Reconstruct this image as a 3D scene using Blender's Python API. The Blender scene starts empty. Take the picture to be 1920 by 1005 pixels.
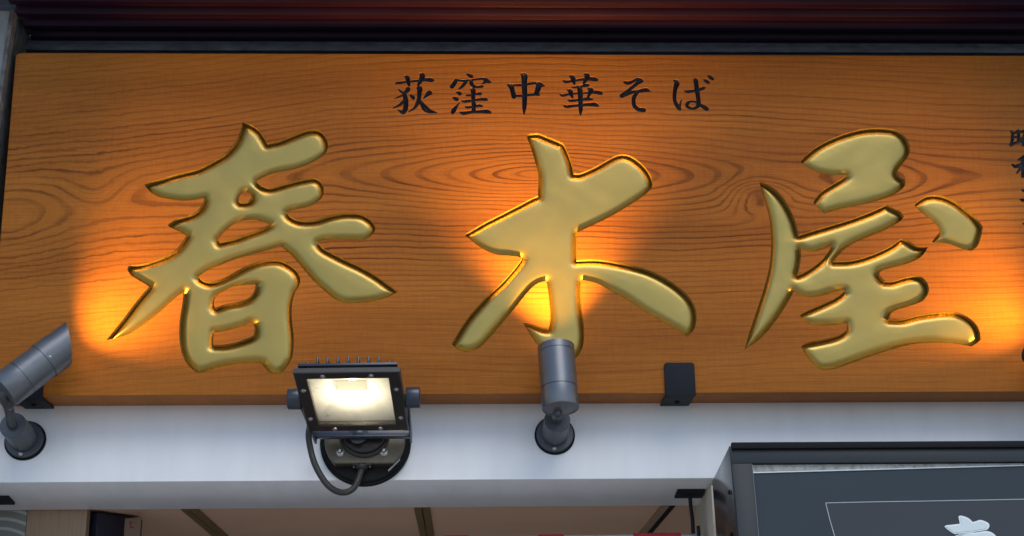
import bpy, bmesh, math, random
import numpy as np
from mathutils import Vector, Matrix
random.seed(7)
R = math.radians
S = bpy.context.scene
C = S.collection

# ------------------------------------------------------------------ camera
CAM = Vector((0.0, 0.0, 1.55)); PITCH = R(18.0); YAW = R(1.92); ROLL = 0.012; F = 2773.0
fwd = Vector((math.sin(YAW)*math.cos(PITCH), math.cos(YAW)*math.cos(PITCH), math.sin(PITCH)))
rgt = Vector((math.cos(YAW), -math.sin(YAW), 0)); upv = rgt.cross(fwd)
rgt, upv = rgt*math.cos(ROLL)-upv*math.sin(ROLL), upv*math.cos(ROLL)+rgt*math.sin(ROLL)
cd = bpy.data.cameras.new('camera'); cam = bpy.data.objects.new('camera', cd); C.objects.link(cam)
cd.sensor_width = 36.0; cd.lens = F/1920*36.0; cd.clip_start = 0.05; cd.clip_end = 2000
cam.matrix_world = Matrix(((rgt.x, upv.x, -fwd.x, CAM.x), (rgt.y, upv.y, -fwd.y, CAM.y), (rgt.z, upv.z, -fwd.z, CAM.z), (0, 0, 0, 1)))
S.camera = cam
# ------------------------------------------------------------------ light
SUN_EL, SUN_AZ = R(55), R(160)      # overcast: a very soft sun in front of the shop; azimuth from +Y towards +X
w = bpy.data.worlds.new('World'); S.world = w; w.use_nodes = True
nt = w.node_tree; nt.nodes.clear()
sky = nt.nodes.new('ShaderNodeTexSky'); sky.sky_type = 'NISHITA'; sky.sun_disc = False
sky.sun_elevation = SUN_EL; sky.sun_rotation = SUN_AZ; sky.air_density = 1.0; sky.dust_density = 0.8; sky.ozone_density = 1.5
bg = nt.nodes.new('ShaderNodeBackground'); bg.inputs[1].default_value = 0.14
wo = nt.nodes.new('ShaderNodeOutputWorld')
nt.links.new(sky.outputs[0], bg.inputs[0]); nt.links.new(bg.outputs[0], wo.inputs[0])
sl = bpy.data.lights.new('sun', 'SUN'); sl.energy = 1.15; sl.angle = R(40); sl.color = (1.0, 0.98, 0.95)
so = bpy.data.objects.new('sun', sl); C.objects.link(so)
sd_ = Vector((math.sin(SUN_AZ)*math.cos(SUN_EL), math.cos(SUN_AZ)*math.cos(SUN_EL), math.sin(SUN_EL)))
so.rotation_euler = sd_.to_track_quat('Z', 'Y').to_euler(); so.location = (0, -6, 9)
S.view_settings.view_transform = 'Standard'; S.view_settings.look = 'None'
S.view_settings.exposure = 0.18; S.view_settings.gamma = 1.0; S.view_settings.use_curve_mapping = False

# ------------------------------------------------------------------ helpers
def ray(px, py):
    return (fwd + rgt*((px-960)/F) + upv*(-(py-502.5)/F))
def at(px, py, Y):                                   # where the sight line through a picture point meets the plane y = Y
    d = ray(px, py); return CAM + d*(Y/d.y)
def onplane(px, py, p0, n):
    d = ray(px, py); return CAM + d*((p0-CAM).dot(n)/d.dot(n))

def empty(name, loc, label=None, cat=None, group=None, kind=None):
    o = bpy.data.objects.new(name, None); C.objects.link(o); o.location = loc; o.empty_display_size = 0.05
    tag(o, label, cat, group, kind); return o
def tag(o, label=None, cat=None, group=None, kind=None):
    if label: o['label'] = label
    if cat: o['category'] = cat
    if group: o['group'] = group
    if kind: o['kind'] = kind
    return o
def origin(o):
    v = Vector((0, 0, 0))
    while o: v += o.location; o = o.parent
    return v
def link(name, me, m, parent=None, smooth=False, loc=None):
    """me has world coordinates; the object's own origin goes to loc"""
    o = bpy.data.objects.new(name, me); C.objects.link(o)
    base = origin(parent) if parent else Vector((0, 0, 0))
    if loc is None and not parent and len(me.vertices):
        co = np.empty(len(me.vertices)*3); me.vertices.foreach_get('co', co); co = co.reshape(-1, 3)
        loc = Vector(((co[:, 0].min()+co[:, 0].max())/2, (co[:, 1].min()+co[:, 1].max())/2, co[:, 2].min()))
    wloc = Vector(loc) if loc is not None else base
    me.transform(Matrix.Translation(-wloc))
    if parent: o.parent = parent
    o.location = wloc - base
    if m: me.materials.append(m)
    if smooth: me.shade_smooth()
    return o
class MB:
    def __init__(s): s.bm = bmesh.new()
    def box(s, c, sx, sy, sz, M=None, bev=0.0, seg=2):
        """box centred at c (in the frame M)"""
        t = bmesh.new(); bmesh.ops.create_cube(t, size=1.0)
        bmesh.ops.scale(t, vec=(sx, sy, sz), verts=t.verts)
        if bev: bmesh.ops.bevel(t, geom=t.edges[:], offset=bev, segments=seg, affect='EDGES', profile=0.5)
        bmesh.ops.translate(t, vec=c, verts=t.verts)
        if M is not None: bmesh.ops.transform(t, matrix=M, verts=t.verts)
        s.add(t); return s
    def add(s, t):
        me = bpy.data.meshes.new('t'); t.to_mesh(me); t.free(); s.bm.from_mesh(me); bpy.data.meshes.remove(me)
    def lathe(s, prof, M, n=48, caps=True):
        """profile of (radius, height) along the frame's Z"""
        t = bmesh.new(); rings = []
        for r, h in prof:
            if r < 1e-6: rings.append([t.verts.new(M @ Vector((0, 0, h)))])
            else: rings.append([t.verts.new(M @ Vector((r*math.cos(a), r*math.sin(a), h))) for a in (2*math.pi*k/n for k in range(n))])
        for a, b in zip(rings, rings[1:]):
            for k in range(n):
                q = [a[k % len(a)], a[(k+1) % len(a)], b[(k+1) % len(b)], b[k % len(b)]]
                q2 = []
                for v in q:
                    if v not in q2: q2.append(v)
                if len(q2) > 2: t.faces.new(q2)
        if caps:
            if len(rings[0]) > 1: t.faces.new(rings[0][::-1])
            if len(rings[-1]) > 1: t.faces.new(rings[-1])
        bmesh.ops.recalc_face_normals(t, faces=t.faces)
        s.add(t); return s
    def cyl(s, p0, p1, r0, r1=None, n=32, bev=0.0):
        p0, p1 = Vector(p0), Vector(p1); L = (p1-p0).length; r1 = r0 if r1 is None else r1
        M = frame(p0, p1-p0)
        pr = [(r0, 0), (r1, L)] if not bev else [(r0-bev, 0), (r0-bev*.3, bev*.3), (r0, bev), (r1, L-bev), (r1-bev*.3, L-bev*.3), (r1-bev, L)]
        return s.lathe(pr, M, n)
    def tube(s, pts, r, n=16, sub=8):
        P = crm([Vector(p) for p in pts], sub)
        t = bmesh.new(); rings = []; N = None
        for i, p in enumerate(P):
            T = (P[min(i+1, len(P)-1)] - P[max(i-1, 0)]).normalized()
            if N is None: N = T.orthogonal().normalized()
            N = (N - T*N.dot(T)).normalized(); Bn = T.cross(N)
            rings.append([t.verts.new(p + (N*math.cos(a) + Bn*math.sin(a))*r) for a in (2*math.pi*k/n for k in range(n))])
        for a, b in zip(rings, rings[1:]):
            for k in range(n): t.faces.new((a[k], a[(k+1) % n], b[(k+1) % n], b[k]))
        t.faces.new(rings[0][::-1]); t.faces.new(rings[-1])
        bmesh.ops.recalc_face_normals(t, faces=t.faces); s.add(t); return s
    def prism(s, poly, M, d0, d1, bev=0.0):
        """polygon (x, y) of the frame M between heights d0 and d1 along its Z"""
        t = bmesh.new()
        a = [t.verts.new((x, y, d0)) for x, y in poly]; b = [t.verts.new((x, y, d1)) for x, y in poly]
        n = len(poly)
        t.faces.new(a[::-1]); t.faces.new(b)
        for k in range(n): t.faces.new((a[k], a[(k+1) % n], b[(k+1) % n], b[k]))
        bmesh.ops.recalc_face_normals(t, faces=t.faces)
        if bev:
            top = [e for e in t.edges if all(abs(v.co.z-d1) < 1e-7 for v in e.verts)]
            bmesh.ops.bevel(t, geom=top, offset=bev, segments=3, affect='EDGES', profile=0.5)
        bmesh.ops.transform(t, matrix=M, verts=t.verts); s.add(t); return s
    def quad(s, *p):
        s.bm.faces.new([s.bm.verts.new(q) for q in p]); return s
    def build(s, name, m, parent=None, smooth=True, loc=None):
        me = bpy.data.meshes.new(name); s.bm.to_mesh(me); s.bm.free()
        o = link(name, me, m, parent, False, loc)
        if smooth:
            me.shade_smooth()
            me.set_sharp_from_angle(angle=R(34))
        return o
def frame(p, z, x=None):
    z = Vector(z).normalized()
    x = z.orthogonal().normalized() if x is None else (Vector(x) - z*Vector(x).dot(z)).normalized()
    y = z.cross(x)
    return Matrix(((x.x, y.x, z.x, p[0]), (x.y, y.y, z.y, p[1]), (x.z, y.z, z.z, p[2]), (0, 0, 0, 1)))
def crm(P, sub):
    if len(P) < 3: return P
    out = []
    for i in range(len(P)-1):
        p0 = P[i-1] if i else P[0]*2-P[1]; p1 = P[i]; p2 = P[i+1]; p3 = P[i+2] if i+2 < len(P) else P[-1]*2-P[-2]
        for k in range(sub):
            t = k/sub
            out.append(0.5*((2*p1) + (p2-p0)*t + (2*p0-5*p1+4*p2-p3)*t*t + (3*p1-p0-3*p2+p3)*t**3))
    out.append(P[-1]); return out

# ------------------------------------------------------------------ materials
def mat(name, col, rough=0.5, metal=0.0, var=0.0, vscale=20.0, stretch=(1, 1, 1), bump=0.0, bscale=200.0, spec=0.5, coat=0.0, col2=None, dirt=0.0):
    m = bpy.data.materials.new(name); m.use_nodes = True; n = m.node_tree; b = n.nodes['Principled BSDF']
    b.inputs['Base Color'].default_value = (*col, 1); b.inputs['Roughness'].default_value = rough
    b.inputs['Metallic'].default_value = metal; b.inputs['Specular IOR Level'].default_value = spec
    b.inputs['Coat Weight'].default_value = coat; b.inputs['Coat Roughness'].default_value = 0.12
    tc = n.nodes.new('ShaderNodeTexCoord'); mp = n.nodes.new('ShaderNodeMapping'); mp.inputs['Scale'].default_value = stretch
    n.links.new(tc.outputs['Object'], mp.inputs[0])
    if var > 0:
        t = n.nodes.new('ShaderNodeTexNoise'); t.inputs['Scale'].default_value = vscale; t.inputs['Detail'].default_value = 6
        t.inputs['Roughness'].default_value = 0.6
        n.links.new(mp.outputs[0], t.inputs['Vector'])
        r = n.nodes.new('ShaderNodeValToRGB'); r.color_ramp.elements[0].position = 0.3; r.color_ramp.elements[1].position = 0.7
        c2 = col2 or tuple(c*(1-var) for c in col)
        r.color_ramp.elements[0].color = (*c2, 1); r.color_ramp.elements[1].color = (*col, 1)
        n.links.new(t.outputs['Fac'], r.inputs[0]); n.links.new(r.outputs[0], b.inputs['Base Color'])
        rr = n.nodes.new('ShaderNodeMapRange'); rr.inputs['To Min'].default_value = max(0.02, rough-0.1); rr.inputs['To Max'].default_value = min(1, rough+0.1)
        n.links.new(t.outputs['Fac'], rr.inputs['Value']); n.links.new(rr.outputs[0], b.inputs['Roughness'])
    if bump > 0:
        t2 = n.nodes.new('ShaderNodeTexNoise'); t2.inputs['Scale'].default_value = bscale; t2.inputs['Detail'].default_value = 4
        n.links.new(mp.outputs[0], t2.inputs['Vector'])
        bp = n.nodes.new('ShaderNodeBump'); bp.inputs['Strength'].default_value = bump; bp.inputs['Distance'].default_value = 0.002
        n.links.new(t2.outputs['Fac'], bp.inputs['Height']); n.links.new(bp.outputs[0], b.inputs['Normal'])
    return m
def emit(name, col, st):
    m = bpy.data.materials.new(name); m.use_nodes = True; n = m.node_tree; n.nodes.clear()
    e = n.nodes.new('ShaderNodeEmission'); e.inputs[0].default_value = (*col, 1); e.inputs[1].default_value = st
    o = n.nodes.new('ShaderNodeOutputMaterial'); n.links.new(e.outputs[0], o.inputs[0]); return m

def wood_material():
    m = bpy.data.materials.new('varnished_wood'); m.use_nodes = True; n = m.node_tree; b = n.nodes['Principled BSDF']
    L = n.links.new
    def nd(t, **k):
        o = n.nodes.new(t)
        for a, v in k.items(): setattr(o, a, v)
        return o
    def mth(op, a, b_=None, c=None):
        o = nd('ShaderNodeMath', operation=op)
        for i, v in enumerate((a, b_, c)):
            if v is None: continue
            if isinstance(v, (int, float)): o.inputs[i].default_value = v
            else: L(v, o.inputs[i])
        return o.outputs[0]
    def noise(vec, scale, det=3, rough=0.5):
        t = nd('ShaderNodeTexNoise'); t.inputs['Scale'].default_value = scale; t.inputs['Detail'].default_value = det; t.inputs['Roughness'].default_value = rough
        L(vec, t.inputs['Vector']); return t.outputs['Fac']
    def stretch(v, sx, sy, sz, loc=(0, 0, 0)):
        mp = nd('ShaderNodeMapping'); mp.inputs['Scale'].default_value = (sx, sy, sz); mp.inputs['Location'].default_value = loc
        L(v, mp.inputs[0]); return mp.outputs[0]
    tc = nd('ShaderNodeTexCoord'); P = tc.outputs['Object']
    sp = nd('ShaderNodeSeparateXYZ'); L(P, sp.inputs[0]); x, z = sp.outputs[0], sp.outputs[2]
    wob = mth('SUBTRACT', noise(stretch(P, 1.1, 1, 4.0, (3.1, 0, 1.7)), 1.0, 2), 0.5)
    wob2 = mth('SUBTRACT', noise(stretch(P, 7, 1, 22), 1.0, 3), 0.5)
    jit = mth('SUBTRACT', noise(stretch(P, 22, 1, 60), 1.0, 3, 0.6), 0.5)
    # local coordinate across the grain, sagging towards the left end of the plank
    zc = mth('ADD', mth('MULTIPLY', wob, 0.070), mth('ADD', mth('MULTIPLY', wob2, 0.011), mth('MULTIPLY', jit, mth('MULTIPLY_ADD', mth('MINIMUM', mth('MAXIMUM', mth('MULTIPLY_ADD', x, -5.0, -2.4), 0.0), 1.0), 0.012, 0.0040))))
    tilt = mth('MULTIPLY', mth('MINIMUM', mth('ADD', x, 0.25), 0.0), -0.12)
    zz = mth('ADD', mth('ADD', mth('SUBTRACT', z, 0.430), zc), tilt)
    # heart of the flat-sawn figure: half-width of the ellipses varies along the plank
    def bump(cx, wd, amp):
        q = mth('DIVIDE', mth('SUBTRACT', x, cx), wd); q = mth('MULTIPLY', q, q)
        return mth('MULTIPLY', q, amp)
    d2 = mth('MULTIPLY', mth('SUBTRACT', x, 0.14), mth('SUBTRACT', x, 0.14))
    hx2 = mth('DIVIDE', mth('MULTIPLY', d2, 0.0300), mth('ADD', mth('MULTIPLY', d2, 3.2), 1.0))
    f = mth('SQRT', mth('ADD', mth('MULTIPLY', zz, zz), mth('ADD', hx2, 0.00003)))
    # knot: rings that swirl round it
    def knot(kx, kz, rad, amp):
        dx = mth('SUBTRACT', x, kx); dz = mth('MULTIPLY', mth('SUBTRACT', z, kz), 1.5)
        d = mth('ADD', mth('SQRT', mth('ADD', mth('MULTIPLY', dx, dx), mth('MULTIPLY', dz, dz))), mth('MULTIPLY', wob2, 0.03))
        return mth('MULTIPLY', mth('POWER', 2.718, mth('MULTIPLY', mth('DIVIDE', d, rad), mth('DIVIDE', d, -rad))), amp)
    k1 = knot(0.560, 0.385, 0.055, 0.046); k2 = knot(-0.86, 0.33, 0.11, -0.022); k3 = knot(0.79, 0.41, 0.09, -0.02); k4 = knot(-0.70, 0.40, 0.06, 0.016)
    f = mth('ADD', f, mth('ADD', mth('ADD', k1, k2), mth('ADD', k3, k4)))
    # tree rings: spacing widens towards the heart
    ph = mth('MULTIPLY', mth('POWER', mth('ABSOLUTE', f), 0.80), 82.0)
    fr = mth('FRACT', ph)
    ring_id = mth('FLOOR', ph)
    wn = nd('ShaderNodeTexWhiteNoise', noise_dimensions='1D'); L(ring_id, wn.inputs['W'])
    late = nd('ShaderNodeValToRGB'); e = late.color_ramp.elements
    e[0].position = 0.0; e[0].color = (0.45, 0.45, 0.45, 1); e[1].position = 1.0; e[1].color = (0.9, 0.9, 0.9, 1)
    for p, v in ((0.05, 0.15), (0.35, 0.0), (0.68, 0.20), (0.80, 1.0), (0.965, 1.0)):
        q = e.new(p); q.color = (v, v, v, 1)
    L(fr, late.inputs[0])
    brk = mth('MULTIPLY_ADD', noise(stretch(P, 3, 1, 30, (9, 0, 4)), 1.0, 3), 1.6, -0.25)
    line = mth('MULTIPLY', late.outputs[0], mth('MULTIPLY', mth('MULTIPLY_ADD', wn.outputs[0], 0.55, 0.45), mth('MINIMUM', mth('MAXIMUM', brk, 0.12), 1.0)))
    fib = noise(stretch(P, 9, 40, 620), 1.0, 4, 0.65)
    fib2 = noise(stretch(P, 40, 40, 1500, (5, 2, 1)), 1.0, 2, 0.6)
    silk = noise(stretch(P, 160, 40, 26, (2, 2, 6)), 1.0, 3, 0.6)
    tone = noise(stretch(P, 0.9, 1, 7, (1, 5, 2)), 1.0, 3)
    base = nd('ShaderNodeValToRGB'); e = base.color_ramp.elements
    e[0].position = 0.38; e[0].color = (0.235, 0.069, 0.009, 1); e[1].position = 0.64; e[1].color = (0.43, 0.150, 0.022, 1)
    v = mth('ADD', mth('MULTIPLY', tone, 0.41), mth('ADD', mth('MULTIPLY', fib, 0.36), mth('ADD', mth('MULTIPLY', silk, 0.11), mth('MULTIPLY', fib2, 0.12))))
    L(v, base.inputs[0])
    mx = nd('ShaderNodeMix', data_type='RGBA'); mx.blend_type = 'MIX'
    fr2 = mth('FRACT', mth('MULTIPLY', ph, 2.7))
    fine = mth('MULTIPLY', mth('POWER', fr2, 5.0), mth('MULTIPLY_ADD', noise(stretch(P, 5, 1, 45, (1, 0, 9)), 1.0, 3), 1.2, -0.25))
    def sat(v): return mth('MINIMUM', mth('MAXIMUM', v, 0.0), 1.0)
    zf = mth('MULTIPLY', sat(mth('MULTIPLY_ADD', z, 6.5, -0.85)), sat(mth('MULTIPLY_ADD', z, -5.0, 3.35)))
    patch = sat(mth('MULTIPLY_ADD', noise(stretch(P, 1.6, 1, 6.5, (4, 1, 8)), 1.0, 2), 2.6, -0.75))
    zf = mth('MULTIPLY', mth('MULTIPLY_ADD', zf, 0.66, 0.34), mth('MULTIPLY_ADD', patch, 0.30, 0.78))
    L(sat(mth('ADD', mth('MULTIPLY', line, zf), mth('MULTIPLY', mth('MAXIMUM', fine, 0.0), 0.34))), mx.inputs[0]); L(base.outputs[0], mx.inputs[6]); mx.inputs[7].default_value = (0.036, 0.008, 0.003, 1)
    kd = knot(0.566, 0.386, 0.020, 1.0)      # dark heart of the knot
    mk = nd('ShaderNodeMix', data_type='RGBA'); L(mth('MULTIPLY', sat(mth('MULTIPLY', kd, 1.3)), 0.55), mk.inputs[0]); L(mx.outputs[2], mk.inputs[6]); mk.inputs[7].default_value = (0.11, 0.026, 0.010, 1)
    L(mk.outputs[2], b.inputs['Base Color'])
    rg = mth('MULTIPLY_ADD', fib, 0.20, 0.36); L(rg, b.inputs['Roughness'])
    b.inputs['Specular IOR Level'].default_value = 0.10
    b.inputs['Coat Weight'].default_value = 0.0; b.inputs['Coat Roughness'].default_value = 0.35
    bp = nd('ShaderNodeBump'); bp.inputs['Strength'].default_value = 0.35; bp.inputs['Distance'].default_value = 0.0012
    L(mth('ADD', mth('MULTIPLY', fib, 0.5), mth('MULTIPLY', line, -0.7)), bp.inputs['Height']); L(bp.outputs[0], b.inputs['Normal'])
    return m

def gold_material():
    m = mat('gold_leaf', (0.40, 0.295, 0.088), 0.38, 1.0, 0.16, 9.0, (1, 1, 1), 0.0, spec=0.5, col2=(0.375, 0.275, 0.082))
    n = m.node_tree; b = n.nodes['Principled BSDF']; L = n.links.new
    b.inputs['Metallic'].default_value = 0.95
    tc = n.nodes.new('ShaderNodeTexCoord')
    t = n.nodes.new('ShaderNodeTexNoise'); t.inputs['Scale'].default_value = 90; t.inputs['Detail'].default_value = 5; L(tc.outputs['Object'], t.inputs['Vector'])
    t3 = n.nodes.new('ShaderNodeTexNoise'); t3.inputs['Scale'].default_value = 700; t3.inputs['Detail'].default_value = 2; L(tc.outputs['Object'], t3.inputs['Vector'])
    ad = n.nodes.new('ShaderNodeMath'); ad.operation = 'MULTIPLY_ADD'; L(t3.outputs['Fac'], ad.inputs[0]); ad.inputs[1].default_value = 0.12; L(t.outputs['Fac'], ad.inputs[2])
    bp = n.nodes.new('ShaderNodeBump'); bp.inputs['Strength'].default_value = 0.10; bp.inputs['Distance'].default_value = 0.0010
    L(ad.outputs[0], bp.inputs['Height']); L(bp.outputs[0], b.inputs['Normal'])
    return m

M_wood = wood_material()
M_gold = gold_material()
M_goldwall = mat('gold_cut_wall', (0.68, 0.47, 0.15), 0.45, 0.75, 0.45, 150, (1, 1, 1), 0.8, 260)
M_black = mat('black_lacquer', (0.008, 0.007, 0.010), 0.38, 0, 0.3, 60, spec=0.35)
M_white = mat('white_paint', (0.84, 0.84, 0.84), 0.42, 0, 0.07, 9.0, (3, 1, 0.5), 0.04, 90, spec=0.45)
M_maroon = mat('maroon_metal', (0.016, 0.004, 0.016), 0.38, 0, 0.35, 6, (1, 8, 8), spec=0.13)
M_trim = mat('weathered_flashing', (0.13, 0.15, 0.19), 0.55, 0.3, 0.55, 14, (2, 6, 6), 0.3, 60)
M_pillar = mat('weathered_panel', (0.33, 0.34, 0.34), 0.7, 0, 0.35, 12, (4, 4, 1), 0.25, 50)
M_pillar2 = mat('stained_edge', (0.20, 0.20, 0.20), 0.8, 0, 0.7, 40, (2, 2, 1), 0.5, 80)
M_dark = mat('dark_gap', (0.03, 0.033, 0.042), 0.8, 0, 0.3, 8)
M_brk = mat('black_powder_coat', (0.010, 0.012, 0.017), 0.6, 0, 0.15, 40, bump=0.25, bscale=900, spec=0.22)
M_grey = mat('grey_anodised', (0.175, 0.183, 0.192), 0.36, 0.75, 0.10, 60, bump=0.06, bscale=900)
M_greyd = mat('dark_grey_cast', (0.085, 0.09, 0.10), 0.42, 0.45, 0.12, 60, bump=0.08, bscale=700)
M_rub = mat('black_rubber', (0.008, 0.008, 0.009), 0.7, 0, 0.2, 50, spec=0.2)
M_steel = mat('steel_screw', (0.55, 0.54, 0.52), 0.28, 1.0, 0.2, 120)
M_flood = mat('black_enamel', (0.034, 0.044, 0.062), 0.30, 0.1, 0.2, 30, bump=0.05, bscale=500, spec=0.55)
M_floodb = mat('bronze_black_enamel', (0.026, 0.022, 0.019), 0.33, 0.25, 0.25, 70, (1, 1, 1), 0.12, 800, spec=0.6)
M_base = mat('brushed_bronze', (0.16, 0.14, 0.105), 0.42, 0.8, 0.25, 70, (1, 1, 1), 0.2, 900)
M_refl = mat('reflector_white', (0.82, 0.81, 0.76), 0.30, 0.2, 0.08, 30)
M_cable = mat('cable_sheath', (0.035, 0.034, 0.033), 0.42, 0, 0.2, 80)
M_stick = mat('silver_sticker', (0.6, 0.6, 0.6), 0.35, 0.4, 0.15, 200)
M_ceil = mat('brown_ceiling_board', (0.78, 0.49, 0.32), 0.55, 0, 0.10, 5, (1, 1, 1))
M_bat = mat('gold_brown_batten', (0.21, 0.12, 0.035), 0.45, 0, 0.2, 30, (1, 20, 1))
M_cream = mat('cream_render', (0.62, 0.55, 0.44), 0.75, 0, 0.12, 16, bump=0.2, bscale=120)
M_lwood = mat('pale_wood_veneer', (0.42, 0.28, 0.18), 0.5, 0, 0.35, 9, (14, 14, 0.8))
M_navy = mat('navy_casing', (0.012, 0.015, 0.035), 0.35, 0, 0.2, 30)
M_paper = mat('notice_paper', (0.22, 0.15, 0.11), 0.8)
M_red = mat('red_cloth', (0.33, 0.015, 0.028), 0.8, 0, 0.25, 40, bump=0.5, bscale=600)
M_pole = mat('brushed_pole', (0.62, 0.63, 0.64), 0.3, 0.8, 0.1, 30)
M_slate = mat('slate_acrylic', (0.040, 0.053, 0.063), 0.5, 0, 0.10, 5, spec=0.14)
M_slate2 = mat('slate_print', (0.052, 0.060, 0.068), 0.5, 0, 0.10, 5, spec=0.14)
M_frame = mat('charcoal_frame', (0.028, 0.034, 0.037), 0.45, 0.0, 0.08, 20, spec=0.25)
M_boxside = mat('box_side_metal', (0.028, 0.026, 0.030), 0.22, 0.3, 0.3, 4, (1, 1, 6), spec=0.6)
M_foam = mat('grey_foam_strip', (0.44, 0.43, 0.40), 0.9, 0, 0.55, 120, bump=0.6, bscale=160)
M_print = mat('white_print', (0.74, 0.80, 0.79), 0.4)
M_print2 = mat('pale_print', (0.62, 0.69, 0.68), 0.4)
M_line = mat('pale_line', (0.36, 0.38, 0.39), 0.5)
M_asph = mat('pale_paving', (0.62, 0.60, 0.56), 0.9, 0, 0.3, 3, bump=0.5, bscale=60)
M_wallm = mat('shop_wall', (0.30, 0.28, 0.26), 0.8, 0, 0.2, 4)
M_floor = mat('inner_floor', (0.16, 0.14, 0.12), 0.7, 0, 0.2, 5)
M_dirt = mat('grey_grit', (0.30, 0.27, 0.24), 0.9, 0, 0.4, 200)

# ------------------------------------------------------------------ the setting
YF, YB = 2.63, 2.713            # signboard front and back planes
ground = MB().quad((-300, -300, 0), (300, -300, 0), (300, 300, 0), (-300, 300, 0)).build('ground', M_asph, None, False, (0, 0, 0))
tag(ground, kind='structure')

shop = empty('shop_building', (0, YB, 0), 'shop front with white beam, maroon ribbed eave and brown ceiling around the doorway', 'building')
LEAN = R(8.0); bn = Vector((0, -math.cos(LEAN), math.sin(LEAN))); bu = Vector((0, math.sin(LEAN), math.cos(LEAN))); bd = -bn
p_edge = Vector((0, 2.690, at(700, 900.5, 2.690).z))             # front lower arris of the beam
X0, X1 = -1.6, 1.7
def beam_pt(px, py): return onplane(px, py, p_edge, bn)
HB, DB = 0.165, 0.171
mb = MB()
Mbeam = Matrix(((1, 0, 0, 0), (0, bu.y, bd.y, p_edge.y), (0, bu.z, bd.z, p_edge.z), (0, 0, 0, 1)))   # frame x, up, depth
mb.box(((X0+X1)/2, HB/2, DB/2), X1-X0, HB, DB, Mbeam, 0.0015)
mb.build('lintel_beam', M_white, shop)
MB().box(((X0+X1)/2, YB+0.10+0.30, 4.6), X1-X0+3, 0.6, 4.8).build('upper_wall', M_wallm, shop, False)
ZS = at(300, 80, YB).z
MB().box(((X0+X1)/2, YB+0.05, ZS-0.35), X1-X0, 0.094, 0.72).build('back_panel', M_dark, shop, False)
MB().box((0.90, YB-0.002, ZS-0.009), 3.62, 0.010, 0.022, None, 0.002).build('flashing_strip', M_trim, shop)
eave = MB().box(((X0+X1)/2, YB-0.11, ZS+0.10), X1-X0, 0.24, 0.12).build('eave', M_maroon, shop, False)
xl = at(25, 37, 2.614).x
sm = None
for k in range(5):                                               # ribs of the ribbed metal soffit
    yy = YB-0.004-0.0505*k
    t = bmesh.new()
    prof = [(0.0, 0.034), (-0.0006, 0.004), (-0.003, 0.0), (-0.017, 0.0), (-0.021, 0.004), (-0.0235, 0.014), (-0.041, 0.016), (-0.0445, 0.006), (-0.0488, 0.004), (-0.0496, 0.034)]
    a = [t.verts.new((xl+0.012, yy+dy, ZS+dz)) for dy, dz in prof]; b_ = [t.verts.new((X1, yy+dy, ZS+dz)) for dy, dz in prof]
    for i in range(len(prof)): t.faces.new((a[i], a[(i+1) % len(prof)], b_[(i+1) % len(prof)], b_[i]))
    t.faces.new(a); t.faces.new(b_[::-1]); bmesh.ops.recalc_face_normals(t, faces=t.faces)
    q = MB(); q.add(t); q.build('soffit_slat', M_maroon, eave)
# brown boarded ceiling behind the beam
pb = p_edge + bd*DB
ZC = pb.z + 0.006; YC0 = pb.y+0.003
ceil = MB().box(((X0+X1)/2, (YC0+5.2)/2, ZC+0.05), X1-X0, 5.2-YC0, 0.06).build('ceiling', M_dark, shop, False)
def ceil_x(px, py=980):
    d = ray(px, py); return (CAM + d*((ZC-CAM.z)/d.z)).x
cuts = [X0, ceil_x(388), ceil_x(797), ceil_x(1226), X1]
for a, b_ in zip(cuts, cuts[1:]):
    MB().box(((a+b_)/2, (YC0+5.2)/2, ZC+0.009), b_-a-0.004, 5.2-YC0, 0.018).build('ceiling_board', M_ceil, ceil, False)
for i, cx in enumerate(cuts[1:-1]):
    for s in (-1, 1):
        m_ = M_bat if not (i == 2) else (M_lwood if s < 0 else M_rub)
        wd = 0.0145 if not (i == 2 and s > 0) else 0.010
        MB().box((cx+s*(wd/2+0.0008), (YC0+5.2)/2, ZC-0.003), wd, 5.2-YC0-0.01, 0.006, None, 0.0008).build('ceiling_batten', m_, ceil, False)
# doorway: side posts, panels and the room behind
xr = beam_pt(1333, 895).x
MB().box((xr+0.25+0.001, 2.80, (p_edge.z-0.003)/2), 0.50, 0.205, p_edge.z-0.02).build('door_post', M_cream, shop, False)
pl = at(50, 975, 2.872); pw = at(162, 975, 2.872)
MB().box(((pl.x+pw.x)/2, 2.885, (ZC-0.002)/2), pw.x-pl.x, 0.026, ZC-0.002).build('door_jamb', M_lwood, shop, False)
def wave_paper():
    m = bpy.data.materials.new('arc_pattern_paper'); m.use_nodes = True; n = m.node_tree; b = n.nodes['Principled BSDF']
    tc = n.nodes.new('ShaderNodeTexCoord'); mp = n.nodes.new('ShaderNodeMapping'); mp.inputs['Location'].default_value = (0.05, 0, -1.86)
    wv = n.nodes.new('ShaderNodeTexWave'); wv.wave_type = 'RINGS'; wv.rings_direction = 'Y'; wv.inputs['Scale'].default_value = 17; wv.inputs['Distortion'].default_value = 0.6
    n.links.new(tc.outputs['Object'], mp.inputs[0]); n.links.new(mp.outputs[0], wv.inputs['Vector'])
    r = n.nodes.new('ShaderNodeValToRGB'); r.color_ramp.elements[0].position = 0.68; r.color_ramp.elements[0].color = (0.20, 0.21, 0.20, 1)
    r.color_ramp.elements[1].position = 0.86; r.color_ramp.elements[1].color = (0.42, 0.42, 0.40, 1)
    n.links.new(wv.outputs['Fac'], r.inputs[0]); n.links.new(r.outputs[0], b.inputs['Base Color']); b.inputs['Roughness'].default_value = 0.5
    return m
MB().box((pl.x-0.30, 2.882, (ZC-0.002)/2), 0.598, 0.02, ZC-0.002).build('side_panel', wave_paper(), shop, False, (pl.x, 2.882, 0))
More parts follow.
